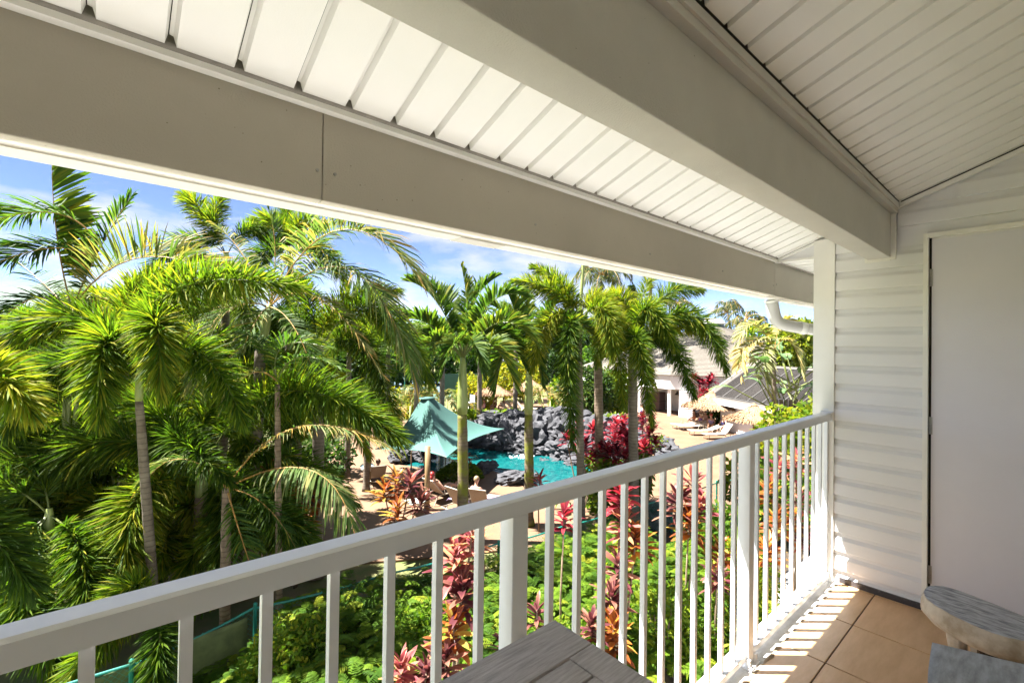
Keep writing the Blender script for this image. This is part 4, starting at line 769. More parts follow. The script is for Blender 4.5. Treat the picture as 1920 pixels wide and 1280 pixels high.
def towel(nm, p, rz, sz, c, lab):
    n_ = 14; V = []; 
    for i in range(n_):
        for j in range(n_):
            u, v_ = i/(n_-1)-.5, j/(n_-1)-.5; V.append((u*sz[0], v_*sz[1], .03*mnoise.noise(Vector((u*5, v_*5, p[0])))-max(0, abs(v_)-.32)*sz[1]*.8))
    mb = MB(); mb.add(V, [(i*n_+j, i*n_+j+1, (i+1)*n_+j+1, (i+1)*n_+j) for i in range(n_-1) for j in range(n_-1)]); o = solo(nm, mb, mat('towel_cloth', c, .95, .12, 25, .5, 90), lab, 'towel', 'beach towels'); o.location = tuple(p); o.rotation_euler = (0, 0, rz); md = o.modifiers.new('solid', 'SOLIDIFY'); md.thickness = .012; return o
lounger(gd(905, 966), YA+R(-20), 'lounger under the woman in black and a pink towel', 62)
towel('towel', gd(918, 960)+[0, 0, .42], YA+R(-20), (1.0, .75), (0.55, 0.28, 0.42), 'pink towel spread beside the woman in the black top')
towel('towel', gd(858, 958)+[0, 0, .46], YA+R(-42), (.5, .7), (0.42, 0.36, 0.62), 'lavender towel over the lounger behind the mossy trunk')
towel('towel', gd(692, 903)+[-.05, 0, .72], YA+R(25), (.7, .6), (0.34, 0.52, 0.56), 'light blue towel draped on the leftmost lounger')
tbp = gd(778, 962); tb_ = root('side_table', 'small round-edged glass side table by the orange croton', 'table', tbp); mb = MB(); mb.box((-.3, -.3, .42), (.3, .3, .445)); bevel(put('table_top', mb.mesh('table_top', mat('pale_glass', (0.45, 0.47, 0.42), .15)), tb_), .01)
for sx in (-.25, .25):
    for sy in (-.25, .25): mb = MB(); mb.tube([(sx, sy, 0), (sx*.9, sy*.9, .42)], .018, 6); put('leg', mb.mesh('leg', FRAMEM), tb_)
# the group under the right umbrella
for (x, y, tn, lab) in [(1291, 803, 95, 'low lounger at the far left of the seated group'), (1304, 806, 95, 'second lounger of the seated group under the thatched umbrella'), (1325, 815, 95, 'third lounger of the seated group under the thatched umbrella')]:
    lounger(gd(x, y), YA+R(tn), lab, 20, SLINGL)
lounger(gd(1352, 822), YA+R(100), 'large light lounger with raised back at the right of the seated group', 52, SLINGL)
lounger(gd(1405, 838), YA+R(100), 'light lounger back just above the railing under second umbrella', 58, SLINGL)
person(gd(1313, 803), YA+R(30), 'person in a purple shirt and wide hat under the thatched umbrella', 'sit', 0, (0.20, 0.11, 0.30), (0.5, 0.5, 0.5), hat=(0.75, 0.55, 0.45))
person(gd(1322, 800), YA+R(120), 'person in a white cap between purple and lavender shirts', 'sit', 0, (0.55, 0.36, 0.28), (0.2, 0.2, 0.25), hat=(0.78, 0.78, 0.80))
person(gd(1333, 808), YA+R(150), 'person in a lavender shirt with raised arm in the seated group', 'sit', 1, (0.28, 0.20, 0.34), (0.3, 0.16, 0.12), hair=(0.35, 0.05, 0.03))
person(gd(1356, 812), YA+R(120), 'person in a navy shirt leaning beside the large light lounger', 'sit', 0, (0.025, 0.025, 0.10), (0.05, 0.12, 0.16), hair=(0.30, 0.18, 0.08))
person(gd(1301, 798), YA+R(60), 'person in an orange shirt at the left end of the seated group', 'sit', 0, (0.62, 0.20, 0.05), (0.5, 0.45, 0.4))
for (x, y, lab, c) in [(907, 774, 'person in lavender at the left under the far thatched umbrella', (0.42, 0.26, 0.48)), (929, 771, 'person in dark navy under the far thatched umbrella', (0.03, 0.03, 0.08)), (944, 770, 'person in lilac at the right under the far thatched umbrella', (0.36, 0.24, 0.46))]:
    person(gd(x, y), YA+R(100), lab, 'sit', 1, c, (0.05, 0.06, 0.1))
for (x, y, lab) in [(953, 774, 'left one of three pale loungers behind the rock wall'), (963, 772, 'middle one of three pale loungers behind the rock wall'), (981, 771, 'right one of three pale loungers behind the rock wall')]: lounger(gd(x, y), YA+R(250), lab, 45, SLINGL)
person(gd(1203, 800), YA+R(90), 'person in blue partly hidden behind the hanging palm frond', 'stand', 0, (0.12, 0.14, 0.34), (0.3, 0.3, 0.35))
mb = MB(); mb.box((-.3, -.3, 0), (.3, .3, .04)); wc = root('deck_chair', 'pale chair at the left end of the green ground cover', 'chair', at(880, 785, 33)*[1, 1, 0]+[0, 0, -3.0])
for nm, lo, hi in (('seat', (-.28, -.28, .40), (.28, .28, .44)), ('backrest', (.24, -.28, .441), (.28, .28, .95)), ('leg', (-.27, -.27, -1.5), (-.22, -.22, .399)), ('leg', (-.27, .22, -1.5), (-.22, .27, .399)), ('leg', (.22, -.27, -1.5), (.27, -.22, .399)), ('leg', (.22, .22, -1.5), (.27, .27, .399))): put(nm, MB().box(lo, hi).mesh(nm, WHITE), wc)
# ================================================================== CHAIN LINK FENCE
fpts = [np.array(q) for q in [(-3.2, 9.2), (.3, 8.9), (2.05, 9.42), (4.6, 9.05), (7.2, 8.75), (9.3, 8.5), (11.6, 8.3), (13.9, 8.05), (16.5, 7.8), (19.5, 7.5)]]
fn = root('chain_link_fence', 'green vinyl chain link fence running below the balcony', 'fence', (2.05, 9.42, G)); ZT = -3.30
for i, q in enumerate(fpts):
    mb = MB(); mb.tube([(*q, G), (*q, ZT+.04)], .032, 8); mb.ball((*q, ZT+.05), .038, 0, 8, 5); part('post', mb, FENCE, fn)
for i in range(len(fpts)-1):
    a_, b_ = fpts[i], fpts[i+1]; L_ = np.linalg.norm(b_-a_); tt = np.linspace(0, 1, 12); sag = -.05*np.sin(tt*math.pi)*(1 if i else 0)
    z_ = ZT+sag+(np.interp(tt, [0, 1], [-.02, .0])); 
    mb = MB(); mb.tube(np.stack([a_[0]+(b_[0]-a_[0])*tt, a_[1]+(b_[1]-a_[1])*tt, z_], 1), .021, 7); part('top_rail', mb, FENCE, fn)
    mb = MB(); st_ = .062; dxy = (b_-a_)/L_; H_ = ZT-G-.05; c_ = -H_
    while c_ < L_:                                   # the two families of diagonal wires
        for sg in (1, -1):
            s0, s1 = c_, c_+H_; z0_, z1_ = (G+.03, G+.03+H_) if sg > 0 else (G+.03+H_, G+.03)
            k0, k1 = max(0, (0-s0)/H_), min(1, (L_-s0)/H_)
            if k1 > k0:
                q0, q1 = a_+dxy*(s0+H_*k0), a_+dxy*(s0+H_*k1); za, zb = z0_+(z1_-z0_)*k0, z0_+(z1_-z0_)*k1; r_ = .0032; of = np.array([-dxy[1], dxy[0]])*.003*sg
                mb.add([(*(q0+of), za-r_), (*(q0+of), za+r_), (*(q1+of), zb+r_), (*(q1+of), zb-r_)], [(0, 1, 2, 3)])
        c_ += st_*1.414
    part('chain_link', mb, FENCE, fn, kind='stuff')
n_ = 24; a_, b_ = fpts[1]+[-.9, .03], fpts[2]-[.16, .12]; V = []
for i in range(n_+1):
    for j in range(13): u, v_ = i/n_, j/12; q = a_+(b_-a_)*u; w_ = .03*mnoise.noise(Vector((u*7, v_*4, 1)))-.03; V.append((q[0]+.1*w_, q[1]-.05+w_, ZT-.03-.02*math.sin(u*math.pi)-1.12*v_))
mb = MB(); mb.add(V, [(i*13+j, i*13+j+1, (i+1)*13+j+1, (i+1)*13+j) for i in range(n_) for j in range(12)]); o = part('privacy_screen', mb, MESHC, fn, True); md = o.modifiers.new('s', 'SOLIDIFY'); md.thickness = .006
# ================================================================== PALMS
def palm(label, base, cat='palm tree', name='palm_tree', group=None):
    return root(name, label, cat, (base[0], base[1], G), group=group)
def P3(q): return at(*q)
def plume(par, b, m, t, n=330, L=.46, W=.0135, mats=None, **kw):
    kw.setdefault('droop', .16); return frond(par, P3(b), P3(m), P3(t), mats or [FOX, RACH], style='fox', n=int(n*2.8), L=L*1.28, W=W, **kw)
def feather(par, b, m, t, n=110, L=.62, W=.016, mats=None, **kw):
    return frond(par, P3(b), P3(m), P3(t), mats or [AREC, RACHO], style='feather', n=n, L=L, W=W, **kw)
def autofronds(par, c, cnt, ln, el=(-.3, 1.2), style='fox', mats=None, az0=0., azr=2*math.pi, arch=.30, **kw):
    for i in range(cnt):
        az = az0+azr*(i+rng.uniform(-.3, .3))/cnt; e = rng.uniform(*el); l_ = ln*rng.uniform(.85, 1.1)
        d = np.array([math.cos(az)*math.cos(e), math.sin(az)*math.cos(e), math.sin(e)]); h = np.array([math.cos(az), math.sin(az), 0])
        p1 = c+d*l_*.55+h*l_*.32-np.array([0, 0, arch*l_]); pm = c+d*l_*.52+np.array([0, 0, .02*l_])
        frond(par, c, pm, p1, mats or [FOX, RACH], style=style, **kw)
def trunk_to(par, c, r0, r1, m, lean=(0, 0), n=5, seg=None):
    b = ORG[par.name]; P = [b+(np.asarray(c)-b)*t+np.array([lean[0], lean[1], 0])*math.sin(t*math.pi) for t in np.linspace(0, 1, n)]; return trunk(par, P, r0, r1, m)
# ---- the foxtail palms close to the balcony, left half
def fox_palm(label, cpx, base_px, fr, trunkm=TRUNKG, r=(.13, .10), auto=0, autol=1.9, azr=(0, 6.28), shaft=True, mats=None, n=330, kwa={}, sc=1.0):
    z_ = lambda q: (q[0], q[1], q[2]*sc)
    cpx = z_(cpx); base_px = None if base_px is None else z_(base_px); fr = [(z_(f[0]), z_(f[1]), z_(f[2]))+tuple(f[3:]) for f in fr]; r = (r[0]*sc, r[1]*sc)
    c = P3(cpx); b = np.array([c[0], c[1], G]) if base_px is None else P3(base_px); pm_ = palm(label, b)
    trunk_to(pm_, c-[0, 0, .55], r[0], r[1], trunkm)
    if shaft: crownshaft(pm_, c-[0, 0, .57], c+[0, 0, .12], r[1]*.95, r[1]*.5)
    for f in fr:
        kw = dict(f[3]) if len(f) > 3 else {}; st = kw.pop('st', 'fox'); kw['L'] = kw.get('L', .46)*sc; kw['W'] = .0115*sc**.5
        (plume if st == 'fox' else feather)(pm_, f[0], f[1], f[2], **({'n': n} if 'n' not in kw and st == 'fox' else {}), **({'mats': mats} if mats and 'mats' not in kw else {}), **kw)
    if auto: autofronds(pm_, c, auto, autol, az0=azr[0], azr=azr[1], n=int(n*.8), L=.42, W=.0125, mats=mats, **kwa)
    return pm_
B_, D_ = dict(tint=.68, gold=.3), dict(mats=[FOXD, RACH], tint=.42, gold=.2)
c = (262, 690, 7.6)
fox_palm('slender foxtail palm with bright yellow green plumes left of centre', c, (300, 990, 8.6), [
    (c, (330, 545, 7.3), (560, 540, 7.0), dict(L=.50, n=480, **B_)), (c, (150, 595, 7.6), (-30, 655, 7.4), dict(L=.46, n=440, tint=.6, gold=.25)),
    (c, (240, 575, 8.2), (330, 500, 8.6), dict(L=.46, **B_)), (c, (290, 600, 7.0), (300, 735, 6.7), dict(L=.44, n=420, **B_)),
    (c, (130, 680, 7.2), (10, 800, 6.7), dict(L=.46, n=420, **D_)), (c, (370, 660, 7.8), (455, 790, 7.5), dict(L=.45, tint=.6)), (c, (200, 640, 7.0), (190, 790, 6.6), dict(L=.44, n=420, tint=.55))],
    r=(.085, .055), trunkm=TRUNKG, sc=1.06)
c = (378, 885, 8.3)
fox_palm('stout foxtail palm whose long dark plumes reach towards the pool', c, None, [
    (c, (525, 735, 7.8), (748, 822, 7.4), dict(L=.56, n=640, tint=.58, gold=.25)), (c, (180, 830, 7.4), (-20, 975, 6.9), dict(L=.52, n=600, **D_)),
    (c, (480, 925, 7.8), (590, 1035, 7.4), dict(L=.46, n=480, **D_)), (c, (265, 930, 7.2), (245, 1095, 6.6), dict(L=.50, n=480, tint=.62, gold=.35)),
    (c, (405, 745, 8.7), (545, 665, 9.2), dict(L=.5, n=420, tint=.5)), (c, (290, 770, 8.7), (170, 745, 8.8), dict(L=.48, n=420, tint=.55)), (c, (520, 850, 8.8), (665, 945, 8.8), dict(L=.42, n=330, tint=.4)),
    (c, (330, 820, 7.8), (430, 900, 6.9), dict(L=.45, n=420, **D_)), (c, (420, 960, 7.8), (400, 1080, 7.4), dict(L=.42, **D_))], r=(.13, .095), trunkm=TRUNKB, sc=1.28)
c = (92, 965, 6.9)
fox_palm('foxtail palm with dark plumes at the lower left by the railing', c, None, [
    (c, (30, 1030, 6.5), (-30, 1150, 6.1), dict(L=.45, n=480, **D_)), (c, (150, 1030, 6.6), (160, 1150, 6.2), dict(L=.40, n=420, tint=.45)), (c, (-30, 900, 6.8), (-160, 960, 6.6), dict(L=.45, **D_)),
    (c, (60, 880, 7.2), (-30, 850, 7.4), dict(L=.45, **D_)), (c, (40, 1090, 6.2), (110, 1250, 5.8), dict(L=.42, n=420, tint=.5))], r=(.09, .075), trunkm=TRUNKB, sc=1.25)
c = (-190, 860, 5.6)
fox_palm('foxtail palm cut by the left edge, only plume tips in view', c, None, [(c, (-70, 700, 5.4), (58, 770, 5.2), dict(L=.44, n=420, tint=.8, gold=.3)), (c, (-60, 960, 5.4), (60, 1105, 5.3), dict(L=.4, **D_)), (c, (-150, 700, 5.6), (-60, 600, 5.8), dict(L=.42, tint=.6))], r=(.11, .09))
c = (300, 1130, 8.0)
fox_palm('young foxtail palm low beside the green privacy screen', c, None, [(c, (240, 1100, 7.6), (170, 1220, 7.2), dict(L=.36, n=280, tint=.5)), (c, (300, 1190, 7.2), (290, 1300, 6.9), dict(L=.34, n=260, tint=.45)), (c, (210, 1180, 7.4), (110, 1300, 6.9), dict(L=.36, n=260, tint=.5))], r=(.06, .05), shaft=False)
# ---- areca clump upper left
c = (135, 600, 10.2); ar = palm('tall areca palm at the upper left with one broad upright leaf', P3((120, 700, 10.2)))
for dx, tx in ((-.16, 128), (.06, 140), (.3, 160)): trunk_to(ar, P3((tx, 560, 10.2)), .045, .035, SHAFT)
for f in [((127, 590, 10.2), (262, 483, 9.8), (450, 540, 9.5), dict(n=260, L=1.25, W=.02, tint=.66, gold=.4, v=48, droop=.2)), ((175, 485, 10.2), (85, 466, 9.9), (-50, 515, 9.6), dict(n=200, L=1.05, W=.022, tint=.35, gold=.25, v=20, droop=.35, mats=[MANI, RACHO])), ((165, 432, 10.4), (80, 397, 10.1), (-50, 430, 9.8), dict(n=200, L=1.0, W=.022, tint=.5, gold=.35, v=18, droop=.35, mats=[MANI, RACHO])),
          ((130, 560, 10.4), (105, 430, 10.5), (97, 285, 10.6), dict(n=130, L=1.15, W=.046, tint=.62, gold=.1, onesided=1, v=4, droop=.1, mats=[BUSH, RACHO])), ((130, 600, 10.2), (60, 560, 9.9), (-40, 650, 9.6), dict(n=130, L=.62, tint=.2, v=30, mats=[MANI, RACHO])),
          ((135, 580, 10.4), (185, 470, 10.8), (245, 370, 11), dict(n=180, L=.85, W=.022, tint=.5, gold=.3, mats=[MANI, RACHO])), ((135, 590, 10.3), (90, 540, 10.6), (20, 480, 11), dict(n=120, L=.6, tint=.3, mats=[MANI, RACHO])), ((140, 590, 10.0), (210, 560, 9.7), (290, 620, 9.4), dict(n=130, L=.55, tint=.55, gold=.5)), ((135, 600, 10), (120, 600, 9.4), (60, 730, 9.0), dict(n=130, L=.55, tint=.35, mats=[MANI, RACHO]))]: feather(ar, f[0], f[1], f[2], **f[3])
# ---- king palm with orange leaf stalks
c = (505, 575, 11.2); kp = palm('king palm with orange leaf stalks and long arching grey green fronds', P3((455, 900, 11.2))); trunk_to(kp, P3((488, 655, 11.2)), .15, .12, TRUNKG, (.1, .1)); crownshaft(kp, P3((488, 657, 11.2)), P3((506, 570, 11.2)), .115, .07)
for f in [(c, (640, 430, 10.7), (805, 545, 10.2), dict(n=290, L=1.2, W=.019, tint=.52, gold=.4, v=25, droop=.4)), (c, (655, 505, 10.6), (775, 700, 10.1), dict(n=280, L=1.15, W=.019, tint=.54, gold=.4, v=18, droop=.45)), (c, (516, 470, 11.4), (502, 388, 11.6), dict(n=110, L=.40, W=.016, tint=.5, v=55, droop=.1)),
          (c, (425, 500, 11.2), (300, 540, 11.0), dict(n=230, L=1.0, tint=.62, gold=.5)), (c, (420, 590, 10.6), (375, 720, 10.1), dict(n=220, L=.95, tint=.55, gold=.5)), (c, (570, 460, 11.8), (690, 400, 12.2), dict(n=220, L=.95, tint=.5, gold=.3)), (c, (470, 620, 10.6), (425, 745, 10.2), dict(n=150, L=.6, tint=.5, gold=.4)), (c, (555, 620, 10.4), (600, 745, 10), dict(n=150, L=.62, tint=.4, gold=.3)), (c, (450, 470, 11.8), (400, 420, 12.2), dict(n=140, L=.62, tint=.5, gold=.3)), (c, (600, 560, 10.5), (715, 700, 10), dict(n=150, L=.5, tint=.6, gold=.6))]: feather(kp, f[0], f[1], f[2], **f[3])
# ---- foxtails behind
c = (425, 480, 14)
fox_palm('tall foxtail palm behind, its bushy tip touching the fascia at left', c, None, [(c, (385, 405, 14), (345, 368, 14), dict(L=.5, tint=.6)), (c, (400, 420, 14), (420, 368, 14.2), dict(L=.45, tint=.6)), (c, (350, 450, 13.6), (270, 520, 13.2), dict(L=.5)), (c, (470, 430, 14.2), (520, 460, 14.4), dict(L=.45)), (c, (450, 540, 13.4), (470, 640, 13), dict(L=.5, **D_)), (c, (380, 540, 13.4), (350, 650, 13), dict(L=.5))], n=260)
c = (545, 490, 14.5)
fox_palm('tall foxtail palm behind the king palm fronds', c, None, [(c, (520, 420, 14.5), (470, 420, 14.5), dict(L=.5, tint=.6, gold=.4)), (c, (560, 420, 14.5), (600, 425, 14.6), dict(L=.48, tint=.6, gold=.4)), (c, (590, 460, 14.2), (650, 530, 14), dict(L=.5)), (c, (500, 470, 14), (440, 540, 13.6), dict(L=.5)), (c, (550, 560, 13.8), (560, 660, 13.4), dict(L=.5, **D_)), (c, (540, 430, 14.8), (535, 392, 15), dict(L=.4, tint=.6))], n=260)
c = (600, 655, 12)
fox_palm('broad foxtail palm with drooping plumes left of the teal canopy', c, None, [(c, (700, 575, 11.6), (805, 715, 11.2), dict(L=.55, n=420, tint=.55, gold=.3)), (c, (680, 650, 11.4), (745, 810, 11), dict(L=.5, n=380, **D_)), (c, (640, 565, 12.2), (745, 545, 12.4), dict(L=.5, n=340, tint=.6)), (c, (530, 595, 11.8), (440, 690, 11.4), dict(L=.5, n=380, **D_)), (c, (625, 720, 11.2), (690, 850, 10.9), dict(L=.42, n=320, tint=.75, gold=.5)), (c, (570, 700, 11), (540, 830, 10.8), dict(L=.5, n=340, **D_)), (c, (580, 570, 12.4), (560, 520, 12.6), dict(L=.45, n=300, tint=.6))], r=(.16, .12))
c = (690, 705, 19)
fox_palm('foxtail palm further back between canopy and king palm', c, None, [(c, (740, 620, 18.8), (800, 690, 18.4), dict(L=.5)), (c, (640, 640, 18.8), (580, 720, 18.4), dict(L=.5)), (c, (700, 610, 19.4), (740, 580, 19.8), dict(L=.5, tint=.6)), (c, (700, 740, 18.2), (720, 810, 18), dict(L=.5, **D_)), (c, (660, 750, 18.2), (620, 820, 18), dict(L=.5, **D_))], n=260)
# ---- more foxtails filling the grove behind
for lab, cp, n_, ln, tn in [('foxtail palm in the grove behind, far left', (20, 660, 13), 11, 2.3, .5), ('foxtail palm low in the grove at left', (150, 790, 11.5), 11, 2.1, .45), ('foxtail palm in the grove under the arching areca frond', (235, 620, 14.5), 12, 2.4, .6), ('foxtail palm in the grove between slender and king palms', (345, 700, 13), 12, 2.3, .6), ('foxtail palm in the grove behind the long dark plumes', (455, 800, 12.5), 11, 2.0, .5), ('foxtail palm in the grove left of the broad one', (560, 770, 15), 11, 2.2, .55), ('foxtail palm at the far left edge behind dark leaves', (-40, 760, 9.5), 11, 2.2, .4), ('foxtail palm deep behind the lower left plumes', (60, 870, 10.5), 10, 1.8, .4), ('foxtail palm in the grove behind the areca clump', (110, 680, 17), 11, 2.4, .5), ('low foxtail palm hiding the trunks left of the stout one', (215, 930, 10.4), 12, 1.8, .55), ('low foxtail palm just right of the stout trunk', (470, 985, 11.2), 11, 1.6, .55), ('low foxtail palm in front of the slender trunk', (330, 985, 11), 11, 1.5, .6), ('low foxtail palm at the lower far left', (20, 1010, 9.2), 11, 1.7, .5), ('foxtail palm filling the middle of the grove', (410, 720, 14.5), 12, 2.2, .6), ('foxtail palm far back between areca and king palm', (390, 600, 18), 12, 2.5, .55), ('foxtail palm far back left of the canopy', (655, 640, 21), 12, 2.5, .5)]:
    c = P3(cp); t_ = palm(lab, c); trunk_to(t_, c-[0, 0, .5], .13, .1, TRUNKG); crownshaft(t_, c-[0, 0, .52], c+[0, 0, .15], .1, .05); autofronds(t_, c, n_, ln, (-.1, 1.25), 'fox', arch=.28, n=520, L=.60, W=.017, tint=tn+.08, gold=.3, droop=.18)
# ---- small fan of flat fronds and the low pale palm
c = (520, 710, 9.6); sp = palm('small palm with flat green fronds among the dark plumes', P3((530, 850, 9.6))); trunk_to(sp, P3((520, 720, 9.6)), .07, .05, TRUNKB)
for f in [((520, 715, 9.6), (530, 650, 9.5), (610, 650, 9.4), dict(n=90, L=.55, W=.024, tint=.5, v=50, mats=[MANI, RACH])), ((520, 715, 9.6), (560, 670, 9.4), (640, 690, 9.2), dict(n=90, L=.45, W=.02, tint=.55, mats=[MANI, RACH])), ((520, 715, 9.6), (490, 650, 9.7), (450, 620, 9.8), dict(n=90, L=.5, W=.022, tint=.45, mats=[MANI, RACH])), ((520, 715, 9.6), (470, 700, 9.5), (420, 760, 9.3), dict(n=90, L=.5, tint=.7, gold=.6))]: feather(sp, f[0], f[1], f[2], **f[3])
c = (425, 915, 9.2); lp_ = palm('low palm whose pale flat frond hangs just above the railing', P3((425, 1000, 9.2))); trunk_to(lp_, P3(c), .10, .08, TRUNKB)
for f in [(c, (580, 880, 8.8), (665, 1000, 8.3), dict(n=190, L=.72, W=.019, tint=.42, gold=.25, v=-8, droop=.55, roll=.0)), (c, (560, 800, 9.2), (740, 845, 9), dict(n=150, L=.55, W=.014, tint=.6, gold=.4, v=5)), (c, (330, 860, 9.2), (250, 940, 9), dict(n=130, L=.5, tint=.5)), (c, (450, 1000, 8.8), (480, 1090, 8.5), dict(n=120, L=.45, tint=.4, mats=[MANI, RACHO])), (c, (500, 950, 9.2), (560, 1040, 9.2), dict(n=110, L=.4, tint=.35, mats=[MANI, RACHO]))]: feather(lp_, f[0], f[1], f[2], **f[3])
# ---- Manila palms with pale crownshafts
def manila(label, cpx, base_d, fr, r=.155, shaft_px=(700, 775), tm=TRUNKM, lean=0):
    c = P3(cpx); b = np.array([*P3((cpx[0]+lean, 900, base_d))[:2], G]); m_ = palm(label, b)
    k1 = np.array([c[0]*.92+b[0]*.08, c[1]*.92+b[1]*.08, at(cpx[0], shaft_px[1], cpx[2])[2]]); k0 = np.array([c[0], c[1], at(cpx[0], shaft_px[0], cpx[2])[2]])
    trunk(m_, [b, (b*.5+k1*.5)+[.05, .02, 0], k1], r*1.12, r*.92, tm); crownshaft(m_, k1-[0, 0, .02], c+[0, 0, .06], r*.95, r*.45)
    for f in fr: feather(m_, *f[:3], **{**dict(n=170, L=.80, W=.034, mats=[MANI, RACH], v=50, droop=.24, tint=.55, gold=.25, start=.2, rr=.024), **(f[3] if len(f) > 3 else {})})
    return m_
c = (868, 672, 14.2)
manila('palm with mossy trunk and pale crownshaft in front of the teal canopy', c, 14.2, [(c, (876, 590, 14.4), (866, 502, 14.6), dict(v=70, L=.6, n=130)), (c, (822, 570, 14.2), (768, 528, 14)), (c, (808, 610, 13.8), (756, 600, 13.4)), (c, (815, 640, 13.4), (780, 690, 13.1)), (c, (918, 570, 14.2), (985, 556, 14)), (c, (935, 605, 13.8), (1002, 640, 13.4)), (c, (918, 645, 13.4), (965, 720, 13.1)), (c, (855, 640, 13.3), (830, 700, 12.9), dict(L=.6)), (c, (885, 575, 14.8), (930, 520, 15.2)), (c, (842, 575, 14.9), (808, 540, 15.4)), (c, (890, 620, 15.4), (905, 600, 16.2)), (c, (840, 615, 15), (800, 640, 15.6)), (c, (930, 625, 14.8), (985, 690, 14.8)), (c, (885, 640, 13.2), (905, 700, 12.7), dict(L=.55))])
c = (992, 690, 15.6)
manila('palm with smooth pale crownshaft right of the first, fronds arching right', c, 15.6, [(c, (1052, 605, 15.4), (1130, 648, 15), dict(n=190)), (c, (1025, 600, 15.6), (1066, 545, 15.8)), (c, (942, 620, 15.4), (900, 650, 15)), (c, (958, 605, 15.8), (915, 570, 16)), (c, (1035, 650, 15), (1065, 735, 14.7)), (c, (988, 615, 16), (985, 548, 16.4)), (c, (955, 655, 14.9), (930, 730, 14.6)), (c, (1040, 620, 14.9), (1105, 610, 14.6)), (c, (1000, 650, 14.7), (1015, 715, 14.3), dict(L=.6)), (c, (970, 600, 15), (950, 545, 15))], r=.15, shaft_px=(702, 775), tm=TRUNKM)
# ---- the three foxtails over the red ti bed
GR = dict(mats=[FOX, RACH], tint=.70, gold=.45)
c = (1085, 600, 14.8)
fox_palm('left foxtail of the trio over the red ti bed, plume hanging straight down', c, (1092, 880, 14.8), [(c, (1040, 545, 14.8), (965, 528, 14.6), dict(L=.5, n=360, **GR)), (c, (1065, 640, 14.2), (1075, 835, 13.8), dict(L=.50, n=620, tint=.42, gold=.3)), (c, (1060, 540, 15), (1000, 500, 15.2), dict(L=.45, **GR)), (c, (1118, 560, 14.8), (1165, 605, 14.4), dict(L=.5, n=380, **GR)), (c, (1130, 580, 14.2), (1150, 670, 13.9), dict(L=.5, n=380, **GR)), (c, (1030, 600, 14.4), (1000, 690, 14), dict(L=.48, **GR))], r=(.13, .11), shaft=True)
c = (1122, 660, 16.2)
fox_palm('middle foxtail of the trio with a brown upper trunk', c, (1127, 850, 16.2), [(c, (1145, 605, 16.2), (1200, 595, 16.2), dict(L=.52, n=380, **GR)), (c, (1080, 590, 16), (1040, 640, 15.6), dict(L=.5, n=340, **GR)), (c, (1170, 620, 15.8), (1225, 720, 15.4), dict(L=.5, n=400, **GR)), (c, (1150, 640, 15.4), (1170, 760, 15), dict(L=.48, n=380, **GR)), (c, (1125, 610, 16.6), (1135, 575, 17), dict(L=.45, **GR))], r=(.16, .14), trunkm=TRUNKB)
c = (1186, 660, 15.4)
fox_palm('right foxtail of the trio with long plumes over the clubhouse roof', c, (1191, 860, 15.4), [(c, (1285, 590, 15.2), (1362, 695, 14.8), dict(L=.52, n=520, tint=.5, gold=.35)), (c, (1250, 640, 14.9), (1300, 742, 14.6), dict(L=.46, n=420, tint=.45, gold=.3)), (c, (1240, 560, 15.4), (1312, 543, 15.4), dict(L=.5, n=360, mats=[MANI, RACH], tint=.5)), (c, (1250, 610, 15.4), (1325, 620, 15.2), dict(L=.5, n=400, **GR)), (c, (1210, 580, 14.8), (1265, 650, 14.4), dict(L=.52, n=460, tint=.62, gold=.6)), (c, (1195, 640, 14.4), (1222, 790, 14), dict(L=.46, n=520, tint=.55, gold=.5)), (c, (1150, 600, 15), (1120, 680, 14.6), dict(L=.5, n=380, **GR)), (c, (1200, 570, 15.8), (1230, 500, 16.2), dict(L=.40, n=240, tint=.85, gold=.5)), (c, (1170, 570, 15.6), (1140, 560, 15.6), dict(L=.5, **GR))], r=(.165, .14))
# ---- thin palms between the canopy and the court
thin = [('first thin palm left of the canopy peak', (728, 655, 27), 'feather'), ('thin palm standing just left of the canopy peak', (783, 640, 26), 'feather'), ('thin palm right of the canopy peak', (830, 650, 27), 'feather'), ('thin grey palm rising between canopy and far umbrella', (901, 610, 30), 'feather'), ('thin grey palm right of the far thatched umbrella', (968, 600, 31.5), 'feather')]
for lab, cp, st_ in thin:
    c = P3(cp); t_ = palm(lab, c); trunk_to(t_, c-[0, 0, .3], .16, .13, TRUNKG); crownshaft(t_, c-[0, 0, .9], c+[0, 0, .2], .13, .06); autofronds(t_, c, 13, 2.3, (-.2, 1.1), 'feather', [MANI, RACH], arch=.36, n=70, L=.62, W=.035, v=25, tint=.5, gold=.35)
# areca clumps (yellow green, many stems) behind the canopy
for lab, cp, hh in [('yellow green areca clump behind the canopy, left', (765, 748, 31), 3.6), ('areca clump right of the canopy peak with dark slender stems', (830, 745, 30), 3.8), ('areca clump filling the gap beside the crownshaft palm', (1035, 700, 36), 3.4), ('areca clump left of the court lamp', (720, 745, 34), 3.2)]:
    c = P3(cp); t_ = palm(lab, c, 'areca palm', 'areca_palm')
    for q in range(7):
        a_ = q*.9; b0 = np.array([c[0], c[1], G])+[.4*math.cos(a_), .4*math.sin(a_), 0]; tp_ = b0+[.5*math.cos(a_), .5*math.sin(a_), hh*.62*random.uniform(.7, 1.1)]; mb = MB(); mb.tube([b0, (b0+tp_)/2+[.02, .02, 0], tp_], [.05, .04, .03], 6); part('trunk', mb, SHAFT, t_, True)
        autofronds(t_, tp_, 3, 1.9, (.2, 1.3), 'feather', [AREC, RACHO], az0=a_-.7, azr=2.0, arch=.3, n=46, L=.5, W=.035, v=25, tint=.6, gold=.4)
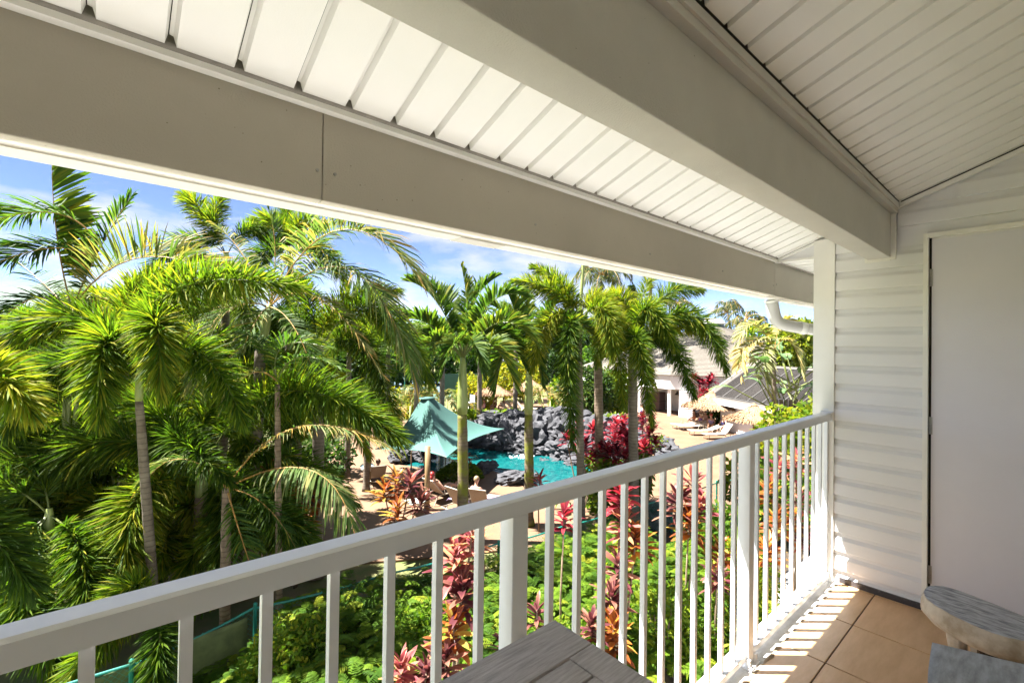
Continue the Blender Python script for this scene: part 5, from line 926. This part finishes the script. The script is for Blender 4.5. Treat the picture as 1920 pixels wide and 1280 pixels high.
# ---- far coconut palms
def coconut(lab, cp, hgt, ln, n=15, lean=0, grp=None):
    c = P3(cp); b = np.array([c[0]+lean, c[1]-lean, G]); t_ = palm(lab, b, group=grp); trunk(t_, [b, (b+c)/2+[lean*.12, 0, 0], c], .22, .13, TRUNKG, 12); autofronds(t_, c, n, ln, (-.35, 1.2), 'feather', [COCO, RACHO], arch=.36, n=64, L=ln*.26, W=.05, v=-5, droop=.6, tint=.5, gold=.4, rr=.05); return t_
coconut('coconut palm standing clear in the sky over the clubhouse roof', (1364, 586, 78), 0, 4.2, lean=1.5)
coconut('coconut palm right of the clear one, lower and darker', (1396, 603, 74), 0, 4.0, lean=-.5)
coconut('coconut palm with orange crown tucked under the fascia', (1127, 516, 52), 0, 4.4, 17)
coconut('small distant coconut palm between frond tips left of the cupola', (1270, 570, 95), 0, 4.0)
coconut('distant coconut palm low behind the pale palm by the downspout', (1422, 610, 90), 0, 3.6)
c = P3((1218, 440, 50)); t_ = palm('tall coconut trunk running up behind the fascia', c); trunk(t_, [np.array([c[0]+.8, c[1], G]), c], .2, .14, TRUNKG, 12); autofronds(t_, c, 13, 4.2, (-.3, 1.2), 'feather', [COCO, RACHO], arch=.36, n=60, L=1.1, W=.05, v=-5, droop=.6)
c = P3((1099, 430, 46)); t_ = palm('leaning coconut trunk running up behind the fascia over the trio', c); trunk(t_, [np.array([c[0]-1.0, c[1]+.6, G]), c], .2, .14, SHAFT, 12); autofronds(t_, c, 13, 4.0, (-.3, 1.2), 'feather', [COCO, RACHO], arch=.36, n=60, L=1.1, W=.05, v=-5, droop=.6)
# ---- Norfolk pine
b = P3((1183, 640, 110)); npn = root('norfolk_pine', 'dark conical norfolk pine between the palm crowns', 'tree', (b[0], b[1], G)); tz = P3((1184, 535, 110))[2]; mb = MB(); mb.tube([(b[0], b[1], G), (b[0], b[1], tz)], [.35, .04], 8); part('trunk', mb, STEM, npn)
A = arrs()
for lv in np.linspace(.25, .98, 26):
    z = G+(tz-G)*lv; rr_ = (1-lv)*6.2+.35
    for q in range(8):
        a_ = q*math.pi/4+lv*9+random.uniform(-.2, .2); n = 34; s_ = rng.uniform(.1, 1, n); base = np.stack([b[0]+rr_*s_*math.cos(a_), b[1]+rr_*s_*math.sin(a_), z+.25*rr_*s_**2], 1); d = nrm(np.array([math.cos(a_), math.sin(a_), .35])+rng.normal(0, .55, (n, 3))); blades(A, base, d, nrm(np.cross(d, rng.normal(0, 1, (n, 3)))), np.full(n, .75), np.full(n, .11), np.full(n, .1), rng.uniform(.1, .7, n), np.zeros(n))
put('crown', finish(A, 'crown', TREE, ORG[npn.name]), npn)
# ---- broadleaf trees closing the view
def tree(lab, x, ytop, d, wd, mats=TREE, group=None, n=5200, sz=.85, tint=(.05, .95), yb=None):
    tp_ = at(x, ytop, d); b = np.array([tp_[0], tp_[1], G]); h = tp_[2]-G; t_ = root('shade_tree', lab, 'tree', b, group=group); r_ = wd/2
    trunk(t_, [b, b+[.1, .1, h*.3], b+[0, .2, h*.62]], .05*h*.5, .05*h*.25, STEM, 8)
    A = arrs(); 
    for q in range(7):
        a_ = q*2.4+random.uniform(-.4, .4); rr_ = r_*random.uniform(.25, .62)*(q > 0); s_ = random.uniform(.38, .58); cc_ = b+np.array([rr_*math.cos(a_), rr_*math.sin(a_), h*random.uniform(.52, .78) if q else h*.72])
        mb = MB(); mb.tube([b+[0, .1, h*.35], (b+[0, .1, h*.4]+cc_)/2, cc_], [.09, .06, .03], 5); part('branch', mb, STEM, t_)
        ball_leaves(A, cc_, (r_*s_, r_*s_, min(h*.28, r_*s_)), n//7, sz, sz*.30, tint)
    put('crown', finish(A, 'crown', mats, b), t_); return t_
gtx = 'trees closing the view behind the palms'; k = 0
TL = ['behind the tall areca palm', 'behind the slender foxtail palm', 'left of the king palm', 'behind the king palm', 'behind the broad drooping foxtail', 'left of the canopy peak, far off', 'beyond the tennis court, left', 'beyond the tennis court behind mossy palm', 'behind the crownshaft palm', 'behind the left foxtail of the trio', 'behind the middle foxtail of the trio', 'left of the clubhouse roof', 'cut by the left edge', 'close behind the slender foxtail', 'close behind the king palm trunk', 'close behind the grove near the canopy']
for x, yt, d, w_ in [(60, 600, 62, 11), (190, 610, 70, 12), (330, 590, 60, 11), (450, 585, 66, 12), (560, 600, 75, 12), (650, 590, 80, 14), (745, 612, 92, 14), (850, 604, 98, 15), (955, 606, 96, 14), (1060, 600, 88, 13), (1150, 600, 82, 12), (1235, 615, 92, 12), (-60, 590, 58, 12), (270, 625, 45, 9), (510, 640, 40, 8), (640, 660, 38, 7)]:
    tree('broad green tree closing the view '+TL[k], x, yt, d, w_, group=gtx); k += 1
tree('yellow green tree right of the coconut palms above the solar roof', 1478, 612, 48, 9, BUSH, tint=(.1, .95), sz=.42)
tree('olive tree behind the downspout elbow', 1508, 580, 40, 7, YELL, tint=(.0, .55), sz=.4)
def shrub(lab, p, rx, ry, h, n, size, W, mats, tint=(.15, .95), name='shrub', group=None, stems=6):
    s_ = root(name, lab, 'shrub', p, group=group); A = arrs(); 
    for q in range(4):
        o_ = np.array([rx*.45*math.cos(q*1.7), ry*.45*math.sin(q*1.7), h*random.uniform(.42, .6)]); ball_leaves(A, np.asarray(p)+o_, (rx*.62, ry*.62, h*.46), n//4, size, W, tint)
    put('foliage', finish(A, 'foliage', mats, p), s_); mb = MB()
    for q in range(stems): a_ = q*6.28/stems; mb.tube([(.1*math.cos(a_), .1*math.sin(a_), 0), (rx*.4*math.cos(a_), ry*.4*math.sin(a_), h*.65)], [.03, .015], 5)
    put('stem', mb.mesh('stem', STEM), s_); return s_
shrub('yellow shrub left of the far thatched umbrella', gd(893, 768), 2.0, 2.0, 3.2, 2200, .34, .09, YELL, (.25, 1))
shrub('tall yellow shrub behind the far thatched umbrella', gd(965, 752), 3.0, 2.4, 4.6, 3200, .38, .10, YELL, (.15, 1))
shrub('green shrub left of the canopy peak behind the deck', gd(770, 782), 1.6, 1.6, 2.0, 1500, .26, .07, YELL, (.1, .8))
for lab, x, y, d_, hh in [('green shrub on the lawn far left', 40, 930, 15, 1.6), ('green shrub in the grove under the areca', 170, 900, 15.5, 1.8), ('green shrub between palm trunks, centre left', 330, 880, 16, 1.8), ('light green shrub behind the stout foxtail', 240, 980, 12, 1.2), ('shrub beside the deck edge in the grove', 480, 860, 18, 1.8), ('shrub at the deck corner left of the loungers', 590, 850, 21, 1.7), ('tall shrub closing the lawn at left', 100, 780, 24, 3.0), ('tall shrub closing the lawn behind the king palm', 430, 760, 26, 3.2), ('tall shrub closing the lawn behind the slender palm', 260, 770, 25, 3.2), ('tall shrub closing the lawn left of the court', 570, 750, 30, 3.4), ('tall shrub at the far left behind all palms', -30, 800, 22, 3.0)]:
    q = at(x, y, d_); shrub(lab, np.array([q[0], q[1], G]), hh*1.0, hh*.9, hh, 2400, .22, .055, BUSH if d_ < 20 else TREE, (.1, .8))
for i_, (x, d_) in enumerate([(700, 66), (790, 70), (880, 74), (960, 74), (1040, 72), (1120, 70), (1190, 66), (600, 60), (480, 56), (350, 52), (200, 50)]):
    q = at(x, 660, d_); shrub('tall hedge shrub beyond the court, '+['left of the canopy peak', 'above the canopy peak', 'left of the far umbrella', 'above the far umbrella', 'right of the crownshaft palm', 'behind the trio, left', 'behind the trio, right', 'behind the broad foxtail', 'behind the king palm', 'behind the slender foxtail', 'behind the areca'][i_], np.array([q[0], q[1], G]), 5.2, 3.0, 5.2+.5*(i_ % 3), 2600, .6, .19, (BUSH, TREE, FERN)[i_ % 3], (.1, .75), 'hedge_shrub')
shrub('yellow leaved shrub by the court fence', gd(725, 765), 1.8, 1.6, 2.0, 1400, .3, .08, YELL, (.2, .9))
for lab, x, d_, hh, mm in [('tall green shrub hiding the left end of the clubhouse', 1112, 37, 4.4, TREE), ('yellow green shrub between the trio trunks before the clubhouse', 1150, 39, 4.0, BUSH), ('green shrub left of the trio in front of the far deck', 1062, 40, 3.6, BUSH)]:
    q = at(x, 700, d_); shrub(lab, np.array([q[0], q[1], G]), 1.6, 1.5, hh, 2200, .34, .09, mm, (.15, .9))
shrub('green shrub under the right thatched umbrella', gd(1352, 800), 1.2, 1.0, 1.5, 1500, .2, .06, BUSH, (.1, .8))
shrub('dark green shrub against the pavilion wall', gd(1400, 800), 1.8, 1.2, 1.8, 1500, .25, .07, BUSH, (.0, .6))
shrub('bright lime shrub rising above the railing left of the column', at(1500, 800, 17)*[1, 1, 0]+[0, 0, G], 1.5, 1.5, 4.3, 5200, .20, .06, BUSH, (.5, 1))
shrub('lower lime shrub behind the balusters near the column', at(1440, 880, 15)*[1, 1, 0]+[0, 0, G], 1.3, 1.3, 2.6, 2600, .2, .06, BUSH, (.3, .95))
shrub('leafy green shrub behind the balusters right of second post', at(1345, 940, 12.5)*[1, 1, 0]+[0, 0, G], 1.0, 1.0, 1.7, 1900, .15, .045, BUSH, (.2, .85))
# bird of paradise with paddle leaves
bp_ = root('bird_of_paradise', 'giant bird of paradise with broad grey green paddle leaves', 'plant', at(1470, 740, 24)*[1, 1, 0]+[0, 0, G])
for i in range(22):
    a_ = rng.uniform(0, 6.28); e = rng.uniform(.45, 1.35); b0 = at(1470+rng.uniform(-28, 30), 700, 24+rng.uniform(-1, 1)); b0[2] = G+2.2+rng.uniform(0, 2.4); ln = rng.uniform(1.2, 2.6); d = np.array([math.cos(a_)*math.cos(e), math.sin(a_)*math.cos(e), math.sin(e)]); h = np.array([math.cos(a_), math.sin(a_), 0]); tip = b0+d*ln
    lw, LL = .30, 1.25; sd2 = nrm(np.cross(d, [0, 0, 1.0])); V = []; T_ = []
    for j in range(9):
        s_ = j/8; cpt = tip+d*LL*s_*.75+h*LL*.35*s_*s_-np.array([0, 0, .45*LL*s_**2]); w_ = lw*math.sin(math.pi*min(1, .12+s_*.86))**.7
        for u in (-1, -.5, 0, .5, 1): V.append(cpt+sd2*w_*u*(1+.15*math.sin(j*2.3+u*3))+np.array([0, 0, .12*abs(u)*w_/.3*.5])); T_.append(.45+.3*rng.uniform(-1, 1)*abs(u)+.2*s_)
    mb = MB(); mb.add(V, [(j*5+q, j*5+q+1, (j+1)*5+q+1, (j+1)*5+q) for j in range(8) for q in range(4)], 0, np.clip(T_, 0, 1)); mb.tube([b0, (b0+tip)/2, tip, tip+d*LL*.4], [.05, .035, .025, .015], 6, 1); part('leaf', mb, [BIRD, RACH], bp_, True)
mb = MB(); 
for q in range(6): o_ = at(1455+q*9, 760, 24); mb.tube([(o_[0], o_[1], G), (o_[0]+.05, o_[1], G+3.4)], [.14, .09], 7)
part('trunk', mb, STEM, bp_, True)
# pale palm with withered hanging leaf
c = (1452, 655, 24); pp = palm('pale silvery palm with a withered orange leaf hanging over the solar roof', P3((1455, 740, 24))); trunk_to(pp, P3((1450, 665, 24)), .13, .1, TRUNKG)
for f in [(c, (1415, 608, 23.6), (1385, 640, 23.2), {}), (c, (1425, 635, 23.4), (1386, 672, 23), {}), (c, (1400, 650, 23.2), (1390, 705, 22.8), dict(tint=1.0, gold=.3)), (c, (1470, 600, 24), (1500, 620, 23.6), {}), (c, (1480, 640, 23.6), (1505, 700, 23.2), {}), (c, (1430, 660, 23), (1440, 730, 22.6), dict(tint=.4))]: feather(pp, *f[:3], **{**dict(n=90, L=.85, W=.045, mats=[PALE, RACHO], v=25, tint=.5, gold=.35), **f[3]})
# ================================================================== TI PLANTS
TIMESH = {}
def ti_leafmesh(key, m):
    if key in TIMESH: return TIMESH[key]
    L_ = []
    for q in range(3):
        V = []; T_ = []; k = 6; bend_ = (.18, .38, .6)[q]
        for j in range(k+1):
            s_ = j/k; w_ = .062*math.sin(math.pi*min(.97, .10+.87*s_))**.8 if j < k else .002
            x_ = s_*math.cos(bend_*s_*1.2); z_ = -.5*bend_*s_*s_
            for u in (-1, 0, 1): V.append((x_, u*w_*1.0, z_+abs(u)*w_*.55+.012*math.sin(s_*9+u*2+q))); T_.append(.38+.34*s_+(.15 if u else 0)+.1*math.sin(q*4+j))
        mb = MB(); mb.add(V, [(j*3+i, j*3+i+1, (j+1)*3+i+1, (j+1)*3+i) for j in range(k) for i in range(2)], 0, np.clip(T_, 0, 1)); L_.append(mb.mesh('leaf', m, None, True))
    TIMESH[key] = L_; return L_
TI = dict(p=TIPNK, o=TIORG, r=TIRED, m=TIMAU)
def ti_plant(label, heads, base=None, n=32, L=.46):
    """heads: (px, py, d, key, size)"""
    h0 = P3(heads[0][:3]); b = np.array([h0[0], h0[1], G]) if base is None else base; t_ = root('ti_plant', label, 'plant', b)
    for (x, y, d, key, s_) in heads:
        c = P3((x, y, d)); mb = MB(); mb.tube([b+[rng.uniform(-.05, .05), rng.uniform(-.05, .05), 0], (b+c)/2+[rng.uniform(-.08, .08), rng.uniform(-.08, .08), 0], c+[0, 0, .12*s_]], [.028, .02, .014], 6); part('stem', mb, STEM, t_, True)
        lm = ti_leafmesh(key, TI[key])
        for i in range(n):
            k = i/n; az = i*2.39996+rng.normal(0, .25); el = -.15+1.35*k+rng.normal(0, .12)
            o = put('leaf', lm[i % 3], t_); o.location = tuple(c-b+np.array([0, 0, (-.22+.42*k)*s_]))
            sc = L*s_*rng.uniform(.8, 1.15)*(1 if k < .7 else .8); o.rotation_euler = (rng.normal(0, .25), -el, az); o.scale = (sc, sc*1.75, sc)
    return t_
ti_plant('tall many headed ti plant left of the first post, pink over burgundy', [(885, 1012, 7.0, 'p', 1.0), (852, 1055, 6.9, 'p', 1.0), (868, 1115, 6.7, 'm', 1.0), (850, 1185, 6.5, 'o', .9), (835, 1250, 6.3, 'm', 1.0)], at(850, 1240, 6.6)*[1, 1, 0]+[0, 0, G])
ti_plant('pink burgundy ti plant at the bottom between balusters', [(752, 1262, 6.2, 'p', .8), (800, 1275, 6.2, 'm', .8)])
ti_plant('magenta ti plant in front of the chain link fence', [(1058, 975, 8.4, 'r', .85)], n=22)
ti_plant('tall ti plant with a magenta top and orange lower heads', [(1165, 930, 8.6, 'r', 1.05), (1168, 985, 8.4, 'p', 1.0), (1192, 1020, 8.3, 'o', 1.0), (1160, 1068, 8.1, 'm', 1.0), (1146, 1130, 7.8, 'm', .95), (1150, 1195, 7.5, 'o', 1.1), (1110, 1180, 7.4, 'm', .8)], at(1155, 1150, 7.9)*[1, 1, 0]+[0, 0, G])
ti_plant('coral pink ti plant left of the second post', [(1298, 915, 9.4, 'p', 1.1), (1268, 945, 9.2, 'm', 1.1), (1292, 985, 9.0, 'o', 1.1), (1312, 955, 9.0, 'p', 1.0)], at(1288, 1040, 9.1)*[1, 1, 0]+[0, 0, G])
ti_plant('small burgundy ti plant just above the table corner', [(1006, 1155, 6.8, 'm', .7), (942, 1215, 6.5, 'm', .6)], n=18)
ti_plant('burnt orange ti plant low behind the second post', [(1350, 1040, 8.8, 'o', .9), (1345, 1085, 8.4, 'm', .8)])
ti_plant('fiery orange ti plant behind the balusters near the column', [(1440, 925, 10.4, 'o', 1.0), (1462, 880, 10.8, 'p', 1.0), (1455, 985, 10, 'o', 1.1), (1440, 1040, 9.6, 'o', 1.0)])
ti_plant('red and pink ti plant right beside the column', [(1492, 870, 11.4, 'p', 1.0), (1500, 940, 11, 'p', 1.0), (1485, 980, 10.6, 'o', 1.0), (1508, 1010, 10.5, 'm', .9)])
ti_plant('orange and burgundy ti plant in front of the near side table', [(742, 905, 13.4, 'o', 1.0), (768, 912, 13.2, 'm', 1.15), (720, 925, 13, 'o', .9), (790, 945, 12.8, 'm', 1.0), (745, 960, 12.6, 'o', 1.0)], n=26, L=.55)
ti_plant('scarlet ti plant glowing behind the low pale frond', [(512, 925, 12, 'r', 1.0), (545, 905, 12.4, 'o', .9), (500, 890, 12.2, 'r', .9)])
ti_plant('golden orange ti plant under the low pale frond', [(555, 945, 11.4, 'o', 1.0), (590, 940, 11.6, 'o', .9), (575, 975, 11, 'o', .9)])
ti_plant('orange ti plant deep among the dark plumes', [(425, 880, 12.4, 'o', .9), (440, 905, 12, 'o', .9)])
ti_plant('pale pink ti plant peeking over the rail by the pool', [(1012, 905, 15, 'p', 1.0)], n=20)
def ti_far(label, x, y, d, s_, m, heads=4, L=.60, n=22, spread=.55, up=(.0, 1.25)):
    b = P3((x, y, d)); b0 = np.array([b[0], b[1], G]); t_ = root('ti_plant', label, 'plant', b0); A = arrs(); mb = MB()
    for q in range(heads):
        c = b+np.array([rng.uniform(-spread, spread), rng.uniform(-spread, spread), rng.uniform(-.45, .35)]); rosette_mesh(n, L*s_, .058*s_, None, up=up, droop=.35, tint=(0, 1), A=A, c=c, h=.35); mb.tube([b0, c], [.03, .02], 5)
    put('foliage', finish(A, 'foliage', m, b0), t_); part('stem', mb, STEM, t_)
for lab, x, y, d in [('crimson ti plant at the left end of the red bed behind the trio', 1092, 842, 16.5), ('crimson ti plant between the left and middle trio trunks', 1108, 825, 17.5), ('red ti plant filling the bed right of the middle trunk', 1148, 822, 17.2), ('tall red ti plant right of the middle trio trunk', 1160, 805, 18), ('dark red ti plant just left of the right trio trunk', 1175, 838, 16.6), ('red ti plant at the right end of the red bed', 1214, 830, 17.2), ('red ti plant low in the middle of the red bed', 1125, 850, 16), ('wine red ti plant behind the right trio trunk', 1205, 808, 18.5), ('low red ti plant near the rail below the red bed', 1160, 858, 15.8)]: ti_far(lab, x, y, d, 1.0, TIRED)
for lab, x, y, d_ in [('green shrub between the crimson ti plants, left', 1120, 838, 17.0), ('green shrub among the red ti plants by the right trunk', 1195, 835, 17.4), ('low green shrub in front of the red bed', 1140, 866, 15.8)]:
    q = at(x, y, d_); shrub(lab, np.array([q[0], q[1], G]), .55, .5, (q[2]-G)*1.05, 900, .22, .05, BUSH, (.1, .8))
ti_far('crimson bush in front of the clubhouse fascia', 1322, 722, 38, 1.6, TIRED, 7, .7, 26, .8); ti_far('pink red bush below the pavilion eave corner', 1318, 742, 37, 1.3, TIRED, 4, .6, 24, .6)
brom(gd(1245, 842)+[0, 0, .2], TIORG, 'bright orange bromeliad beside the pale boulder', 1.25, 34); brom(gd(1232, 848)+[0, 0, .2], BUSH, 'green bromeliad left of the bright orange one', .8, 26)
brom(at(1058, 885, 17)*[1, 1, 0]+[0, 0, G+.3], BUSH, 'lime green feathery plant at the pool edge above the rail', 1.0, 50)
shrub('low green shrub under the dark red ti plants', gd(1225, 845), 1.0, .8, .8, 900, .2, .05, BUSH, (.2, .9))
# ================================================================== FERN HEDGE, SHRUBS, GROUND COVER
def hedge_z(x, y):
    return -3.42+.22*mnoise.noise(Vector((x*.55, y*.55, 3)))+.12*mnoise.noise(Vector((x*1.6, y*1.6, 7)))-.12*max(0, x-5.5)*.35-.25*max(0, 5.6-y)-(.55*min(1, max(0, y-7.0)) if x < 2.6 else 0)
def ferns(name, n, xr, yr, zoff, mats, L=(.38, .62), tint=(.25, .85)):
    A = arrs(); k = 0
    while k < n:
        x, y = rng.uniform(*xr), rng.uniform(*yr)
        if y > 8.75-.055*(x-2)+(.6 if x < 4 else 0)+.3: continue
        if mnoise.noise(Vector((x*1.1, y*1.1, 11))) < -.32 and zoff > -.1: k += 1; continue
        k += 1; z = hedge_z(x, y)+zoff+rng.uniform(-.30, .06); az = rng.uniform(0, 6.28); e = rng.uniform(.15, 1.1); l_ = rng.uniform(*L); m_ = 15
        s_ = np.repeat(np.linspace(.12, 1, m_), 2); sd_ = np.tile([1., -1.], m_); dh = np.array([math.cos(az), math.sin(az), 0]); 
        P = np.array([x, y, z])+dh*(l_*math.cos(e)*s_)[:, None]+np.array([0, 0, 1.])*(l_*(math.sin(e)*s_-.55*s_**2))[:, None]; sv = np.array([-math.sin(az), math.cos(az), 0]); w_ = np.interp(s_, [0, .25, .6, 1], [.5, 1, .8, .15])*l_*.26
        d = nrm(sv*sd_[:, None]+dh*.45+np.array([0, 0, .12])+rng.normal(0, .06, (2*m_, 3))); ti = np.clip(np.full(2*m_, rng.uniform(*tint))+.15*mnoise.noise(Vector((x, y, 0))), 0, 1)
        blades(A, P, d, nrm(np.cross(d, [0, 0, 1.0])+rng.normal(0, .15, (2*m_, 3))), w_, np.full(2*m_, .0125), np.full(2*m_, .3), ti, np.full(2*m_, .05))
    return A
put('fern_hedge', finish(ferns('f', 8200, (-4.5, 11.5), (3.6, 9.6), 0, FERN), 'fern_hedge', FERN), None, kind='stuff')
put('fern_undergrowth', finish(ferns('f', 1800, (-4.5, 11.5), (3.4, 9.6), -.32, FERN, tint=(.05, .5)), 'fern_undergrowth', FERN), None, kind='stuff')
A = arrs(); n = 2600; X = rng.uniform(-4.5, 9, n); Y = rng.uniform(3.8, 9.3, n); sel = np.array([mnoise.noise(Vector((x*.8, y*.8, 21))) > .0 and y < 8.9-.055*(x-2)+(.6 if x < 4 else 0) for x, y in zip(X, Y)]); X, Y = X[sel], Y[sel]; n = len(X); Z = np.array([hedge_z(x, y) for x, y in zip(X, Y)])+rng.uniform(-.25, .10, n)
d = nrm(np.stack([rng.normal(0, 1, n), rng.normal(0, 1, n), rng.uniform(.1, 1.2, n)], 1)); blades(A, np.stack([X, Y, Z], 1), d, nrm(np.cross(d, rng.normal(0, 1, (n, 3)))), rng.uniform(.09, .16, n), rng.uniform(.016, .03, n), np.full(n, .3), rng.uniform(.3, .95, n), np.zeros(n))
put('leafy_ground_cover', finish(A, 'leafy_ground_cover', BUSH), None, kind='stuff')
mb = MB(); nx, ny = 66, 26; V = []
for j in range(ny):
    for i in range(nx):
        x = -5+17*i/(nx-1); y = 3.5+5.9*j/(ny-1); y = min(y, 8.75-.055*(x-2)+(.6 if x < 4 else 0)); V.append((x, y, max(G+.01, hedge_z(x, y)-.42) if 0 < j < ny-1 and 0 < i < nx-1 else G+.008))
mb.add(V, [(j*nx+i, j*nx+i+1, (j+1)*nx+i+1, (j+1)*nx+i) for j in range(ny-1) for i in range(nx-1)]); solo('hedge_bed', mb, SOIL, kind='structure')
for lab, x, y, d, h, m, tn in [('round leaved shrub with pale green tips left of the coral ti', 1245, 1040, 8.6, 1.5, BUSH, (.45, .95)), ('round leaved shrub above the table corner', 1060, 1060, 7.6, 1.25, BUSH, (.25, .75)), ('olive fern bush behind the second post', 1395, 1080, 8.8, 1.1, FERN, (.4, .95)), ('leafy shrub along the fence left of the first post', 780, 1050, 8.2, 1.25, BUSH, (.2, .7)), ('leafy shrub in front of the chain link at left', 545, 1150, 7.6, 1.2, FERN, (.4, .95)), ('lime leaved shrub low beside the burnt orange ti', 1400, 990, 10, 1.6, BUSH, (.4, .95))]:
    q = at(x, y, d); shrub(lab, np.array([q[0], q[1], G+.2]), .75, .6, h, 2300, .12, .022, m, tn)
A = arrs(); n = 9000; X = rng.uniform(-8, 16, n); Y = rng.uniform(9.6, 22, n); pxl = []
d = nrm(np.stack([rng.normal(0, .5, n), rng.normal(0, .5, n), np.ones(n)], 1)); sel = np.array([mnoise.noise(Vector((x*.5, y*.5, 2))) > -.05 for x, y in zip(X, Y)]) & (Y > 12+(X-2)*.0) & (X < 4.0-(Y-15)*-.25)
X, Y, d = X[sel], Y[sel], d[sel]; n = len(X); blades(A, np.stack([X, Y, np.full(n, G-.04)], 1), d, nrm(np.cross(d, rng.normal(0, 1, (n, 3)))), rng.uniform(.15, .5, n), rng.uniform(.02, .05, n), np.full(n, .5), rng.uniform(.2, .9, n), np.zeros(n))
put('low_plants', finish(A, 'low_plants', FERN), None, kind='stuff')
# ================================================================== COURT: windscreen fence and lamp
cf = root('court_fence', 'tall tennis court fence with green windscreen behind the shrubs', 'fence', gd(760, 752)); L_ = [(690, 50), (760, 52), (830, 54), (900, 56), (960, 58), (1010, 60)]; CS = mat('court_windscreen', (0.045, 0.115, 0.10), .8, .2, 1.5)
for (x, d) in L_: b = at(x, 648, d); mb = MB(); mb.tube([(b[0], b[1], G), (b[0], b[1], G+3.4)], .05, 6); part('post', mb, FENCE, cf)
for i in range(2, len(L_)-1):
    a_, b_ = at(L_[i][0], 648, L_[i][1]), at(L_[i+1][0], 648, L_[i+1][1]); nn = nrm(np.array([-(b_-a_)[1], (b_-a_)[0], 0]))*.03; part('windscreen', MB().add([(*(a_+nn)[:2], G+.2), (*(b_+nn)[:2], G+.2), (*(b_+nn)[:2], G+2.6), (*(a_+nn)[:2], G+2.6), (*(a_-nn)[:2], G+.2), (*(b_-nn)[:2], G+.2), (*(b_-nn)[:2], G+2.6), (*(a_-nn)[:2], G+2.6)], [(0, 1, 2, 3), (5, 4, 7, 6), (3, 2, 6, 7), (0, 4, 5, 1)]), CS, cf)
lb = at(965, 680, 33); clp = root('court_lamp', 'slim pole lamp with a flat head over the far umbrella', 'street lamp', (lb[0], lb[1], G)); mb = MB(); mb.tube([(lb[0], lb[1], G), (lb[0], lb[1], lb[2]+.05)], .07, 8); part('pole', mb, mat('lamp_pole', (0.12, 0.11, 0.10), .6), clp); hd_ = nrm(np.array([*dirp(-1, .2), 0])); mb = MB(); a_ = lb+[0, 0, .08]; mb.tube([a_-hd_*.3, a_+hd_*1.3], .035, 6); b_ = a_+hd_*.9; mb.box((b_[0]-.45, b_[1]-.45, b_[2]+.036), (b_[0]+.45, b_[1]+.45, b_[2]+.12)); part('lamp_head', mb, mat('lamp_head_grey', (0.35, 0.37, 0.38), .5), clp)
